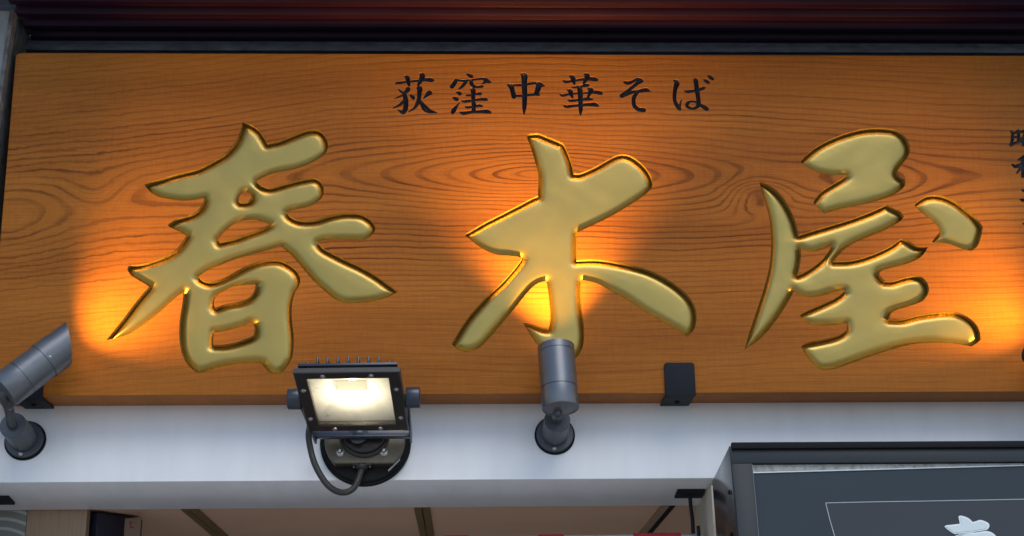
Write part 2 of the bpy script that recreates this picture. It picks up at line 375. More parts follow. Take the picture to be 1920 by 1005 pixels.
MB().box((0, 5.25, 1.2), 3.4, 0.1, 2.4).build('inner_wall', M_wallm, shop, False)
MB().box((X0-0.05, 4.0, 1.2), 0.1, 2.6, 2.4).build('inner_wall', M_wallm, shop, False)
MB().box((X1+0.05, 4.0, 1.2), 0.1, 2.6, 2.4).build('inner_wall', M_wallm, shop, False)

# weathered pillar at the left end
px0 = at(25, 37, 2.614)
pil = empty('pillar', (px0.x-0.2, 2.70, 0), 'weathered pale grey pillar beside the left end of the wooden signboard', 'pillar')
tl = math.tan(R(2.2)); zt = ZS+0.02
t = MB()
def pil_x(z): return px0.x - (zt-z)*tl
def pbox(x0, x1, y0, y1, z0, z1):
    q = bmesh.new(); V = []
    for z in (z0, z1):
        s = pil_x(z)-px0.x
        V.append([q.verts.new((x+s, y, z)) for x, y in ((x0, y0), (x1, y0), (x1, y1), (x0, y1))])
    q.faces.new(V[0][::-1]); q.faces.new(V[1])
    for k in range(4): q.faces.new((V[0][k], V[0][(k+1) % 4], V[1][(k+1) % 4], V[1][k]))
    bmesh.ops.recalc_face_normals(q, faces=q.faces); return q
q = MB(); q.add(pbox(px0.x-0.45, px0.x-0.008, 2.618, 2.86, 0, zt)); q.build('panel', M_pillar, pil, False)
q = MB(); q.add(pbox(px0.x-0.008, px0.x, 2.612, 2.86, 0, zt)); q.build('corner_strip', M_pillar2, pil, False)
q = MB(); q.add(pbox(px0.x-0.46, px0.x+0.012, 2.60, 2.72, zt, zt+0.05)); q.build('cap', M_trim, pil, False)

# ------------------------------------------------------------------ the signboard
HARU = [[(454.8,228.7,1),(460.7,229.7),(473.4,234.9),(485.4,243.9),(492.8,254.3),(500.9,268,1),(524.5,262.5),(549.9,252.1),(569.3,244.6),(584.2,241.9),(597.6,243.9),(608,252.1),(614,266.3),(614,279.7),(609.5,288),(597.6,297.6),(581.2,306.6),(560.3,314.8),(539.4,320),(518.5,323.7),(500.6,329),(484.2,337.2),(481.2,338.7,1),(484.2,343.1),(491.6,348.1),(503.6,351.3),(515.5,349.1),(536.4,343.1),(558.8,337.2),(581.2,333),(593.1,334.2),(601.3,340.1),(606,350),(606.8,360),(603.9,369.9),(594,379),(579.6,387),(563,391),(547.8,393.9),(537.8,397.5,1),(543.8,404.9),(557.7,411.9),(575.7,413.4),(595.6,410.9),(617.5,403.9),(639.4,399.5),(657.3,398.9),(675.2,400.5),(689.1,406.9),(699.1,415.8),(703.1,424.8),(702.7,432.8),(696.1,441.7),(685.1,448.7),(671.2,450.1),(639.4,449.7),(611.5,450.1),(601.5,452.1),(596.2,454,1),(605.5,464.6),(623.4,474.6),(647.3,486.5),(675.2,499.5),(703.1,515.4),(727,532.3),(746.5,546.8,1),(730.9,555.2),(711,562.2),(689.1,566.1),(665.2,568.1),(645,567.6),(627.4,560.2),(607.5,544.2),(589.6,528.3),(571.7,507.4),(547.8,479.5),(527.2,461.8,1),(498.5,469.9),(464.2,479.4),(434.3,488.4),(407.5,499.2),(390,506.5),(372,518.1,1),(377.4,523.5),(388.2,528.2),(397.7,528.2),(411.2,524.8),(427.5,517.4),(447.8,505.9),(465.4,497.1),(485.7,489.6),(506,486.5),(523.6,487.6),(541.2,495.1),(554.8,505.9),(561.5,518.1),(562.6,528.2),(560.2,536.4),(553.4,548.5),(549.4,560.7),(547.3,572.9),(546.7,590),(548,607.1),(550.7,634.2),(549.4,661.2),(545.3,676.1),(533.1,693.7),(522.3,699.8),(510.1,699.8),(500.6,693.7),(491.1,682.2,1),(479,680.5),(458.6,680.9),(431.6,684.3),(403.1,690.4),(373.3,699.8,1),(362.5,693.7),(350.3,681.6),(342.2,665.3),(337.4,645),(336.1,620.6),(337.4,597.6),(340.2,580),(342.9,562),(344.2,547.2,1),(329.7,557.7),(308.2,577.4),(286.7,595.3),(268.8,608.8),(240.1,627),(199,638.3,1),(213.3,620.4),(233,595.3),(254.5,566.7),(279.5,537.1,1),(261.6,526.4),(247.3,517.4),(240.1,508.5),(239.2,502.2),(243.7,497.2),(252.7,496.9),(270.6,493.3),(290.3,487),(311.8,478.6),(329.9,467.5),(341.8,454),(349.3,441.3,1),(337.3,434.6),(322.4,427.9),(314.2,422.7,1),(319.4,417.5),(329.9,410.7),(344.8,406.3),(362.7,399.6),(374.6,389.9),(381.3,377.9),(382.1,371.2,1),(364.2,374.9),(341.8,376.4),(314.9,372.7),(297.3,368.5),(282.4,360.3),(270.4,346.1,1),(282.4,340.9),(301.8,335.3),(319.7,329),(343.6,323),(367.5,317),(386.9,308.1),(403.3,299.1),(419.7,289.4),(431.6,278.2),(442.1,264.8),(448.8,249.9),(452.5,237.9)],
 [(456.6,359.7),(468.3,362.3),(471.8,369.9),(464.2,377.5),(449,378),(448.5,369.9)],
 [(408.2,448.1,1),(423.9,431.6),(440.3,419),(455.2,413.7),(476.1,412.2),(491,415.2),(504.5,420.4,1),(491,427.9),(464.2,437.6),(438.8,446.6),(411.2,453.3,1)],
 [(401.1,572.9,1),(401.8,563.4),(408.5,552.6),(422.1,544.5),(438.3,537),(458.6,534.3),(479,533.4,1),(477.6,543.1),(473.5,551.2),(464.1,560),(449.2,565.5),(424.8,570.2),(403.8,577,1)],
 [(401.8,623.3,1),(418,621.3),(438.3,616.6),(458.6,609.8),(470.8,605.1),(476.9,611.1),(476.2,624.7),(472.2,630.8),(451.9,638.9),(431.6,644.3),(416.7,646.4),(399.7,646.4,1),(399.7,634.2)]]
KI = [[(986.5,253.5,1),(998.5,249.9),(1012.8,250.8),(1031.9,258.3),(1049,265.3),(1057.4,270.2),(1065.3,286.2),(1071.7,303.7),(1076.1,324.5,1),(1089.1,323.9),(1115.6,312.5),(1142.1,297.4),(1157.2,290.4),(1170.4,288.9),(1185.6,293.6),(1202.6,305.9),(1215.8,321),(1222.4,334.3),(1223.4,345.6),(1219.6,355.1),(1202.6,370.2),(1176.1,387.2),(1145.9,405.2),(1115.6,420.3),(1082.3,435.7,1),(1081.8,462),(1081.3,487.5,1),(1109.2,486.1),(1135.6,488),(1162.1,492.7),(1188.6,498.4),(1217,506.9),(1243.4,519.2),(1269.9,536.2),(1290.7,555.1),(1302.1,574),(1305.8,591),(1304.9,606.2),(1300.2,619.4),(1287.5,630.7,1),(1273.7,621.3),(1241.5,602.4),(1211.3,585.4),(1177.2,562.7),(1141.3,542.8),(1116.7,530.5),(1090.5,524.8,1),(1089.3,537),(1089.8,560.8),(1092.1,587.2),(1095.4,622),(1094,644),(1090,656),(1082.7,668.2),(1070,677),(1050,676),(1030,664),(1014,652),(1002.4,640.2),(992.2,623.3),(980.4,605.6,1),(992.2,606.4),(1009.1,611.5),(1019.3,614.5),(1028.6,615.7,1),(1031.1,604.7),(1032,586.1),(1028.6,552.3),(1024.4,526.1,1),(1010.8,530.3),(999,537.9),(985.5,552.3),(965.2,577.7),(941.5,605.6),(916.1,635.2),(900.9,650.4),(887.4,657.2),(873.8,659.7),(860.3,656.3),(846.8,645,1),(858.6,625),(877.2,596.3),(897.5,572.6),(917.8,550.6),(941.5,528.6),(965.2,501.6),(978.7,483.2,1),(958.4,479.6),(934.7,478),(914.4,471.2),(895.8,460.2),(880.6,448.4),(870.4,439.6,1),(890.7,427.2),(916.1,412.8),(941.5,400.1),(971.4,384.8),(995.3,372.1),(1008.8,366.5,1),(1009.6,343.5),(1008.8,322.8),(1003.2,302.1),(995.3,276.6)]]
YA = [[(1499.9,302.5,1),(1516.9,285.5),(1536.6,271.2),(1565.2,256.9),(1593.9,247),(1622.5,240.7),(1651.2,239.3),(1678.1,242.5),(1694.2,252.4),(1703.1,265.8),(1706.7,280.2),(1702.2,294.5),(1690.6,308.8),(1683.4,321.3),(1687,330.3),(1696,336.6),(1697.8,342.8),(1692.4,353.6),(1669.1,367.9),(1633.3,379.6),(1597.5,387.6),(1570.6,393),(1545.5,400.5,1),(1534.8,391.2),(1524.9,379.6,1),(1531.2,369.7),(1541.9,357.2),(1561.6,344.6),(1579.6,333.9),(1587.6,327.6,1),(1568.8,328.2),(1543.7,325.8),(1524,319.6),(1509.7,310.6)],
 [(1714.9,385.6,1),(1720.7,377.8),(1734.9,368.1),(1749.2,365.3),(1763.4,366.2),(1780.2,371.3),(1798.3,381),(1816.4,395.3),(1830.6,408.2),(1839.7,419.8),(1842.9,426.3,1),(1841,438),(1836.5,453.5),(1831.9,462.5),(1821.6,470.3,1),(1809.9,468.4),(1793.1,462.5),(1777.6,456.7),(1764.7,454.8),(1749.2,455,1),(1748.5,452.2),(1755.6,443.1),(1761.4,435.4),(1759.5,427.6),(1753,418.6),(1741.4,408.9),(1727.2,397.9)],
 [(1423.1,339.3,1),(1435.8,344.4),(1451.1,353.7),(1466.3,368.9),(1479.8,389.2),(1490,411.2),(1495,428.1),(1497.9,440,1),(1523.7,431.9),(1559.6,421.2),(1595.4,410.4),(1631.2,397),(1663.5,382.7,1),(1676,389.9),(1688.5,397),(1694.8,406.9,1),(1684.9,416.7),(1658.1,431.9),(1631.2,442.7),(1604.3,454.3),(1584.6,466),(1572.1,478.5),(1564,488.4,1),(1595.4,487.5),(1622.2,481.2),(1649.1,471.3),(1672.4,459.7),(1691.2,445.9,1),(1702.8,450.8),(1719,460.6),(1740.1,463.6,1),(1733.3,474.9),(1720.8,485.7),(1699.3,494.6),(1672.4,501.8),(1654.5,507.2),(1649.1,512.5),(1652.7,520.5),(1659,525.8,1),(1675.8,526),(1699.1,519.3),(1717,517),(1729.6,520.6),(1738.5,530.5),(1741.8,543),(1737.6,555.5),(1726,566.3),(1702.7,574.3),(1679.4,581.5),(1670.5,587.8),(1668.1,597.2,1),(1693.7,597.6),(1722.4,590.5),(1751.1,586),(1779.7,583.7),(1795.9,585.6),(1815.6,594.9),(1829.9,607.5),(1837.1,621.8),(1838.9,637,1),(1831.7,643.3),(1821.8,649.6,1),(1801.2,646),(1774.4,643),(1747.5,642.4),(1720.6,644.2),(1693.7,648.8),(1667.5,656.5),(1640.5,665),(1602.9,678.2),(1574.5,688.6),(1561.3,692.4),(1542.4,693.7,1),(1531,687.7),(1517.8,674.4),(1508.4,661.2),(1502.3,648.9,1),(1514,642.3),(1542.4,636.6),(1565.1,631),(1580.2,624.3),(1587.7,617.2),(1588.1,606.4,1),(1574.5,608.3),(1546.1,610.2),(1523.5,609.2),(1508.4,601.7),(1498,590.3,1),(1517.8,579.9),(1546.1,567.6),(1570.7,555.4),(1584.5,544,1),(1574.5,545),(1555.6,549.7),(1536.7,555.4),(1514,557.2),(1498.9,552.5),(1488.6,545.7,1),(1480.3,561.6),(1466,584.9),(1446.3,611.8),(1424.8,635.1),(1396.1,655.7,1),(1403.3,629.7),(1414,597.5),(1424.8,565.2),(1433.7,536.6),(1441.8,504.3),(1445.2,475),(1446,448),(1443.4,414.6),(1437.5,389.2),(1429.1,360.5)],
 [(1501.3,465.1,1),(1514.8,471.3),(1527.3,471.7),(1545.2,466),(1560.4,459.7,1),(1554.2,471.3),(1541.6,485.7),(1523.7,500),(1505.8,510.8),(1496,514.3,1),(1499.6,498.2),(1501.9,480.3)]]

def spline_loop(pts, step=2.2):
    """closed outline, Catmull-Rom between the corners"""
    n = len(pts); out = []
    for i in range(n):
        p1, p2 = pts[i], pts[(i+1) % n]; p0, p3 = pts[i-1], pts[(i+2) % n]
        a = np.array(p1[:2], float); b = np.array(p2[:2], float)
        z = np.array(p0[:2], float) if len(p1) == 2 else 2*a-b
        c = np.array(p3[:2], float) if len(p2) == 2 else 2*b-a
        k = max(2, int(np.linalg.norm(b-a)/step))
        for j in range(k):
            t = j/k
            out.append(0.5*(2*a+(b-z)*t+(2*z-5*a+4*b-c)*t*t+(3*a-z-3*b+c)*t**3))
    return np.array(out)
def to_plane(loop):
    return np.array([(lambda v: (v.x, v.z))(at(p[0], p[1], YF)) for p in loop])
def sdf_loops(P, loops):
    """signed distance (inside > 0) of points P to closed polygons, even-odd"""
    d2 = np.full(len(P), 1e9); ins = np.zeros(len(P), bool)
    for L in loops:
        A = L; B = np.roll(L, -1, 0)
        for a, b in zip(A, B):
            ab = b-a; l2 = ab@ab
            if l2 < 1e-14: continue
            ap = P-a; t = np.clip((ap@ab)/l2, 0, 1)
            q = ap-t[:, None]*ab; d2 = np.minimum(d2, (q*q).sum(1))
            c = (a[1] > P[:, 1]) != (b[1] > P[:, 1])
            if c.any():
                xi = a[0]+(P[:, 1]-a[1])/(b[1]-a[1] if b[1] != a[1] else 1e-12)*(ab[0]); ins ^= c & (P[:, 0] < xi)
    return np.where(ins, 1, -1)*np.sqrt(d2)
def inlay(loops, step, depth_fn, margin):
    """height field filling the cut, a little wider than the opening so its rim lies inside the wood"""
    A = np.vstack(loops); lo = A.min(0)-2*step; hi = A.max(0)+2*step
    nx, nz = int((hi[0]-lo[0])/step)+2, int((hi[1]-lo[1])/step)+2
    gx = lo[0]+step*np.arange(nx); gz = lo[1]+step*np.arange(nz)
    X, Z = np.meshgrid(gx, gz, indexing='ij'); P = np.c_[X.ravel(), Z.ravel()]
    return nx, nz, P
def grid_mesh(nx, nz, P, sd, dep, margin, name):
    keep = (sd > -margin).reshape(nx, nz)
    cell = keep[:-1, :-1] & keep[1:, :-1] & keep[1:, 1:] & keep[:-1, 1:]
    idx = np.full(nx*nz, -1); I, J = np.nonzero(cell)
    a = I*nz+J; quads = np.c_[a, a+nz, a+nz+1, a+1]
    used = np.unique(quads); idx[used] = np.arange(len(used))
    V = np.c_[P[used, 0], YF+dep[used], P[used, 1]]
    return V, idx[quads]
def mesh_np(name, V, Q):
    me = bpy.data.meshes.new(name); me.from_pydata(V.tolist(), [], [tuple(int(i) for i in q) for q in Q]); me.update(); return me
def wall_strip(loops, inset, d0, d1):
    V = []; Q = []
    for L in loops:
        n = len(L); T = np.roll(L, -1, 0)-np.roll(L, 1, 0); T /= np.linalg.norm(T, axis=1)[:, None]+1e-12
        N = np.c_[-T[:, 1], T[:, 0]]
        k0 = sdf_loops(L[:1]+N[:1]*0.0006, loops)[0]
        s = 1 if k0 > 0 else -1
        I_ = L+N*s*inset; base = len(V)
        for p in I_: V.append((p[0], YF+d0, p[1])); V.append((p[0], YF+d1, p[1]))
        for k in range(n):
            m = (k+1) % n; Q.append((base+2*k, base+2*m, base+2*m+1, base+2*k+1))
    return V, Q

zb = at(960, 739, YF).z; zt_b = at(960, 101.5, YF).z
board = empty('signboard', (0, YF, zb), 'wide varnished brown wooden signboard carved with three large gilded characters', 'signboard')
holes = []
characters = []
for loops_px, lab in ((HARU, 'gilded character with a framed box below sweeping strokes, leftmost of the three'), (KI, 'gilded tree-shaped character behind the upright spotlight'), (YA, 'gilded character in several pieces with a detached dot at upper right')):
    loops = [to_plane(spline_loop(l)) for l in loops_px]; holes += loops
    step = 0.0017; nx, nz, P = inlay(loops, step, None, 0)
    sd = sdf_loops(P, loops)
    D, TOP, RAD = 0.0150, 0.0034, 0.0170
    t = np.clip(sd/RAD, 0, 1); t2 = np.clip(sd/0.036, 0, 1)           # steep shoulder, then a slow crown to the middle of the stroke
    dep = D-(D-TOP)*(0.80*(1-(1-t)**2.2)+0.20*(1-(1-t2)**2))
    ux, uz = P[:, 0], P[:, 1]               # uneven chisel work
    dep += np.clip(sd/0.012, 0, 1)*(0.00030*np.sin(ux*61+2.1*np.sin(uz*37))*np.sin(uz*53+1.7*np.sin(ux*29))+0.00004*np.sin(ux*151+3*np.sin(uz*83))*np.sin(uz*139+ux*40))
    G = dep.reshape(nx, nz)
    for _ in range(2):                      # hand-rubbed softness
        Gp = np.pad(G, 1, mode='edge'); G = (Gp[:-2, 1:-1]+Gp[2:, 1:-1]+Gp[1:-1, :-2]+Gp[1:-1, 2:]+2*G)/6
    dep = G.ravel()
    V, Q = grid_mesh(nx, nz, P, sd, dep, 0.004, 'c')
    o = link('carved_character', mesh_np('carved_character', V, Q), M_gold, board, True); o['label'] = lab
    Vw, Qw = wall_strip(loops, 0.0004, 0.0008, 0.021)
    me = bpy.data.meshes.new('cut_wall'); me.from_pydata(Vw, [], Qw); me.update(); link('cut_wall', me, M_goldwall, o, False)

# small black letters: brush strokes (x, y, half width) in an enlarged frame, scale k, origin ox, oy
KK = 11.17
LET = {
 'ogi': (730, 130, [[(150,285,22),(250,275,24),(350,262,18),(600,235,24),(760,215,32),(860,220,42),(915,230,20)],[(320,140,10),(375,165,38),(395,250,38),(412,330,22)],[(640,95,10),(690,125,50),(670,200,45),(630,280,32),(600,330,14)],[(360,390,16),(395,412,42),(340,470,35),(290,500,22)],[(185,410,6),(240,455,22),(285,490,20)],[(280,540,18),(200,575,16),(110,605,5)],[(300,490,35),(330,570,42),(348,660,45),(345,760,48),(325,850,48),(290,905,32),(240,880,28),(175,840,6)],[(310,640,30),(240,725,28),(160,775,18),(75,812,4)],[(430,525,6),(470,560,30),(500,595,34)],[(720,605,8),(780,540,32),(832,490,50),(870,500,28)],[(570,380,10),(635,400,50),(628,500,42),(620,600,40),(590,700,38),(540,790,26),(470,850,16),(395,888,4)],[(640,650,25),(690,730,42),(760,820,60),(830,865,45),(920,890,24),(1000,905,4)]]),
 'kubo': (835, 130, [[(440,90,8),(500,120,32),(545,145,36)],[(215,215,22),(350,235,20),(550,218,18),(780,195,22),(850,220,42),(900,250,32),(955,270,8)],[(860,235,38),(810,275,22),(760,300,6)],[(220,220,30),(190,290,42),(140,355,42)],[(440,240,30),(390,310,32),(330,375,24),(275,410,8)],[(540,240,30),(550,300,36),(600,350,28),(680,368,22),(770,355,26)],[(225,470,8),(280,490,34),(305,508,36)],[(165,585,14),(210,610,36),(240,625,36)],[(295,700,4),(230,780,25),(170,860,46),(150,920,18)],[(520,415,12),(580,435,46),(580,540,40),(585,660,36)],[(445,545,16),(520,535,24),(640,515,22),(720,505,32),(740,515,20)],[(345,660,12),(410,668,26),(560,650,22),(720,628,26),(830,625,34),(870,635,20)],[(575,690,18),(595,720,42),(595,800,38),(590,880,36)],[(425,785,14),(470,795,24),(600,775,22),(700,757,28),(760,765,22)],[(310,895,14),(380,915,36),(560,893,26),(760,880,32),(880,880,43),(945,905,18)]]),
 'naka': (940, 130, [[(410,95,8),(480,130,58),(480,250,52),(487,450,50),(487,650,46),(482,800,38),(475,935,8)],[(120,320,8),(200,350,48),(235,450,42),(260,550,48),(265,580,32)],[(200,330,18),(430,325,24),(600,298,24),(750,285,28),(800,312,48),(895,345,14)],[(790,330,58),(760,430,50),(740,500,44),(800,538,10)],[(270,550,26),(440,550,24),(600,530,26),(740,520,24)]]),
 'hana': (1040, 130, [[(185,240,14),(240,258,28),(380,240,18),(550,212,22),(740,195,36),(850,205,40),(890,220,20)],[(310,140,10),(375,165,46),(395,240,36),(412,300,18)],[(615,95,8),(680,125,50),(655,210,38),(610,285,18)],[(350,370,8),(420,375,18),(560,350,24),(680,330,30),(705,335,22)],[(110,520,10),(170,545,24),(300,520,18),(500,500,16),(700,490,16),(850,475,34),(950,490,38),(990,512,14)],[(265,430,8),(330,455,44),(345,520,34),(375,590,14)],[(700,400,14),(760,425,50),(735,500,34),(700,575,18)],[(290,645,14),(350,655,26),(540,630,24),(700,615,34),(795,630,12)],[(200,760,16),(260,780,28),(500,750,26),(700,735,32),(840,735,42),(910,765,16)],[(520,380,46),(535,450,50),(540,600,46),(545,750,42),(545,850,36),(540,950,10)]]),
 'so': (1150, 130, [[(240,270,26),(310,285,34),(400,255,28),(500,205,26),(550,210,32),(590,240,38)],[(590,240,38),(500,290,34),(400,370,32),(300,450,34),(180,550,44)],[(180,560,28),(280,515,36),(400,475,30),(560,450,34),(690,430,40),(770,460,6)],[(500,490,28),(440,570,36),(425,670,36),(450,770,40),(530,835,40),(640,850,42)]]),
 'ba': (1250, 130, [[(150,225,8),(215,280,50),(190,370,42),(170,480,36),(165,600,34),(185,690,36),(235,780,38),(275,830,30)],[(275,820,24),(280,740,16),(315,620,3)],[(375,450,10),(440,465,26),(600,440,26),(720,410,30),(780,385,28)],[(610,230,46),(620,300,44),(635,420,44),(655,550,42),(670,680,42),(660,760,38)],[(660,760,34),(600,810,26),(510,815,24),(435,775,32),(430,720,30),(480,680,24),(550,668,20),(640,690,22)],[(700,740,28),(780,785,40),(840,825,40)],[(775,215,10),(830,245,32),(875,275,26)],[(870,135,14),(920,165,36),(965,200,26)]]),
}
def sc(l, k): return [[tuple(v*k for v in p) for p in s] for s in l]
SIDE = {
 'sho': (1860, 230, [[(158,72,7),(168,95,11),(166,140,11),(158,178,12)],[(160,85,7),(190,84,8),(216,66,11)],[(216,66,11),(218,100,12),(216,150,11)],[(168,122,6),(214,114,7)],[(155,182,12),(190,165,8),(240,150,10)],[(240,75,10),(290,62,10),(330,60,12),(318,110,12)],[(268,72,10),(262,110,9),(235,140,5)],[(250,128,9),(256,185,9)],[(250,132,9),(320,122,10),(312,180,10)],[(254,180,8),(314,176,8)]]),
 'wa': (1860, 230, [[(215,305,5),(245,292,13),(268,270,7)],[(168,345,8),(195,358,14),(240,340,11),(290,318,10)],[(252,300,12),(254,370,13),(252,440,12)],[(246,345,10),(228,380,10),(205,412,5)],[(255,350,8),(285,390,10)],[(302,335,8),(312,410,10)],[(304,338,8),(372,322,10),(360,405,10)],[(312,402,7),(362,396,8)]]),
 'ni': (1860, 230, [[(248,552,6),(275,560,12),(330,548,13),(352,552,8)],[(232,628,5),(262,635,13),(340,618,12),(392,624,12)]]),
 'ju': (1860, 230, [[(256,826,5),(285,834,12),(340,820,12),(390,818,12)]]),
}
SEAL = {'seal': (1860, 600, [[(378,345,8),(366,385,10),(364,420,14),(370,455,16),(384,485,10)]])}
def strokes_sdf(P, strokes):
    s = np.full(len(P), -1e9)
    for st in strokes:
        pts = crm([Vector(p) for p in st], 5) if len(st) > 2 else [Vector(p) for p in st]
        for a, b in zip(pts, pts[1:]):
            a2, b2 = np.array(a[:2]), np.array(b[:2]); ab = b2-a2; l2 = ab@ab+1e-12
            ap = P-a2; t = np.clip((ap@ab)/l2, 0, 1); q = ap-t[:, None]*ab
            s = np.maximum(s, (a[2]+(b[2]-a[2])*t)-np.sqrt((q*q).sum(1)))
    return s
def iso_loops(nx, nz, P, s):
    """zero contour of a grid field by marching squares"""
    S2 = s.reshape(nx, nz); G = P.reshape(nx, nz, 2)
    ins = S2 > 0; mixed = np.zeros((nx-1, nz-1), int)
    for di, dj in ((0, 0), (1, 0), (1, 1), (0, 1)): mixed += ins[di:nx-1+di, dj:nz-1+dj]
    nxt = {}; pos = {}
    def ep(i, j, d):                       # vertex on the grid edge from (i, j) along d
        k = (i, j, d)
        if k not in pos:
            i2, j2 = (i+1, j) if d == 0 else (i, j+1)
            a, b = S2[i, j], S2[i2, j2]; t = a/(a-b); t = min(max(t, 0.02), 0.98); pos[k] = G[i, j]*(1-t)+G[i2, j2]*t
        return k
    for i, j in zip(*np.nonzero((mixed > 0) & (mixed < 4))):
        c = [ins[i, j], ins[i+1, j], ins[i+1, j+1], ins[i, j+1]]
        E = [(i, j, 0), (i+1, j, 1), (i, j+1, 0), (i, j, 1)]       # edge k joins corner k and k+1
        outs = [k for k in range(4) if c[k] and not c[(k+1) % 4]]; inn = [k for k in range(4) if not c[k] and c[(k+1) % 4]]
        if len(outs) == 1: nxt[ep(*E[inn[0]])] = ep(*E[outs[0]])
        else:
            for k in inn:
                o_ = (k+1) % 4
                nxt[ep(*E[k])] = ep(*E[o_])
    loops = []
    while nxt:
        k0, k = next(iter(nxt.items())); del nxt[k0]; L = [k0]
        while k != k0 and k in nxt: L.append(k); k = nxt.pop(k)
        if len(L) > 6: loops.append(np.array([pos[q] for q in L]))
    return loops
def letter(key, ox, oy, strokes, k):
    strokes = [[(a, b, c+0.62*k) for a, b, c in st] for st in strokes]
    A = np.array([p for s in strokes for p in s]); m = A[:, 2].max()+12
    lo = A[:, :2].min(0)-m; hi = A[:, :2].max(0)+m
    stp = 0.62*k
    gx = np.arange(lo[0], hi[0]+stp, stp); gy = np.arange(lo[1], hi[1]+stp, stp)
    X, Y = np.meshgrid(gx, gy, indexing='ij'); Pz = np.c_[X.ravel(), Y.ravel()]
    s = strokes_sdf(Pz, strokes)
    W = to_plane(np.c_[ox+Pz[:, 0]/k, oy+Pz[:, 1]/k])
    sm = s/k*0.00095                       # metres
    loops = iso_loops(len(gx), len(gy), W, s)
    dep = 0.0012+np.clip(sm, 0, 0.0045)*1.0
    V, Q = grid_mesh(len(gx), len(gy), W, sm, dep, 0.0016, key)
    o = link('carved_letter', mesh_np('carved_letter', V, Q), M_black, board, True)
    return loops
for d, k in ((LET, KK), (SIDE, 4.367), (SEAL, 6.28)):
    for key, (ox, oy, st) in d.items(): holes += letter(key, ox, oy, st, k)

# plank with the cuts as real openings
xtl = at(30, 98, YF); xml = at(0, 450, YF); sl_ = (xml.x-xtl.x)/(xml.z-xtl.z)
xbl = xtl.x+(zb-xtl.z)*sl_; XR = at(2080, 400, YF).x; rc = 0.009
outer = []
for cx, cz, a0 in ((XR-rc, zt_b-rc, 0), (xtl.x+rc, zt_b-rc, 90), (xbl+rc, zb+rc, 180), (XR-rc, zb+rc, 270)):
    for k in range(7): a = R(a0+15*k); outer.append((cx+rc*math.cos(a), cz+rc*math.sin(a)))
from mathutils.geometry import delaunay_2d_cdt
BEV = 0.0012
oc = np.array(outer); ctr = oc.mean(0)
inner = oc-np.sign(oc-ctr)*BEV                 # eased outer arris
LP = [inner]+holes
pts2 = [Vector((float(p[0]), float(p[1]))) for L in LP for p in L]; ed = []; b0 = 0
for L in LP:
    n_ = len(L); ed += [(b0+k, b0+(k+1) % n_) for k in range(n_)]; b0 += n_
ov, oe, of, _a, _b, _c = delaunay_2d_cdt(pts2, ed, [], 0, 1e-6)
ov = np.array([v[:] for v in ov]); of = np.array([tuple(f) for f in of])
cen = ov[of].mean(1); par = np.zeros(len(cen), bool)
for L in LP:                                   # even-odd: keep the triangles that are wood
    for a, b_ in zip(L, np.roll(L, -1, 0)):
        c = (a[1] > cen[:, 1]) != (b_[1] > cen[:, 1])
        if c.any(): par ^= c & (cen[:, 0] < a[0]+(cen[:, 1]-a[1])/(b_[1]-a[1]+1e-15)*(b_[0]-a[0]))
of = of[par]
V = [(x, YF, z) for x, z in ov]; Fc = [tuple(int(i) for i in f) for f in of]
def strip(A, ya, B, yb):
    o_ = len(V); n_ = len(A)
    V.extend((float(p[0]), ya, float(p[1])) for p in A); V.extend((float(p[0]), yb, float(p[1])) for p in B)
    Fc.extend((o_+k, o_+(k+1) % n_, o_+n_+(k+1) % n_, o_+n_+k) for k in range(n_))
strip(inner, YF, oc, YF+BEV); strip(oc, YF+BEV, oc, YB)
o_ = len(V); V.extend((float(p[0]), YB, float(p[1])) for p in oc); Fc.append(tuple(range(o_, o_+len(oc))))
for L in holes: strip(L, YF, L, YF+0.030)
me = bpy.data.meshes.new('plank'); me.from_pydata(V, [], Fc); me.validate(); me.update()
bmx = bmesh.new(); bmx.from_mesh(me); bmesh.ops.remove_doubles(bmx, verts=bmx.verts, dist=1e-7)
for f in bmx.faces:                            # the front looks at the street
    if abs(f.normal.y) > 0.99 and f.calc_center_median().y < YF+0.001 and f.normal.y > 0: f.normal_flip()
bmx.to_mesh(me); bmx.free()
plank = link('plank', me, M_wood, board)
print('plank faces', len(me.polygons))

# ------------------------------------------------------------------ brackets holding the board
def l_bracket(px0, px1, py0, label):
    a = at(px0, 738, YF-0.004); b = at(px1, 738, YF-0.004); top = at(px0, py0, YF-0.004).z
    cx = (a.x+b.x)/2; w_ = b.x-a.x
    e = empty('corner_bracket', (cx, YF-0.004, zb-0.004), label, 'bracket', 'black brackets under the signboard')
    rr_ = 0.0055; hw = w_/2; pl_ = [(-hw, zb-0.0055), (hw, zb-0.0055)]
    for c_x, a0 in ((hw-rr_, 0), (-hw+rr_, 90)):
        pl_ += [(c_x+rr_*math.cos(R(a0+15*k)), top-rr_+rr_*math.sin(R(a0+15*k))) for k in range(7)]
    MB().prism(pl_, Matrix(((1, 0, 0, cx), (0, 0, -1, YF-0.0015), (0, 1, 0, 0), (0, 0, 0, 1))), 0.0, 0.004, 0.0008).build('front_plate', M_brk, e)
    MB().box((cx, (YF-0.001+YB+0.004)/2, zb-0.0035), w_-0.002, YB-YF+0.005, 0.004, None, 0.0008).build('under_plate', M_brk, e)
    MB().lathe([(0.0045, 0), (0.0045, 0.003), (0.0025, 0.0042), (0, 0.0042)], frame((cx, YF+0.042, zb-0.0055), (0, 0, -1)), 12).build('screw', M_rub, e)
    return e
l_bracket(1247.5, 1304.5, 680, 'square black bracket clasping the lower edge of the board right of the upright spotlight')
l_bracket(22, 80, 678, 'black bracket under the board half hidden behind the hooded spotlight at left')

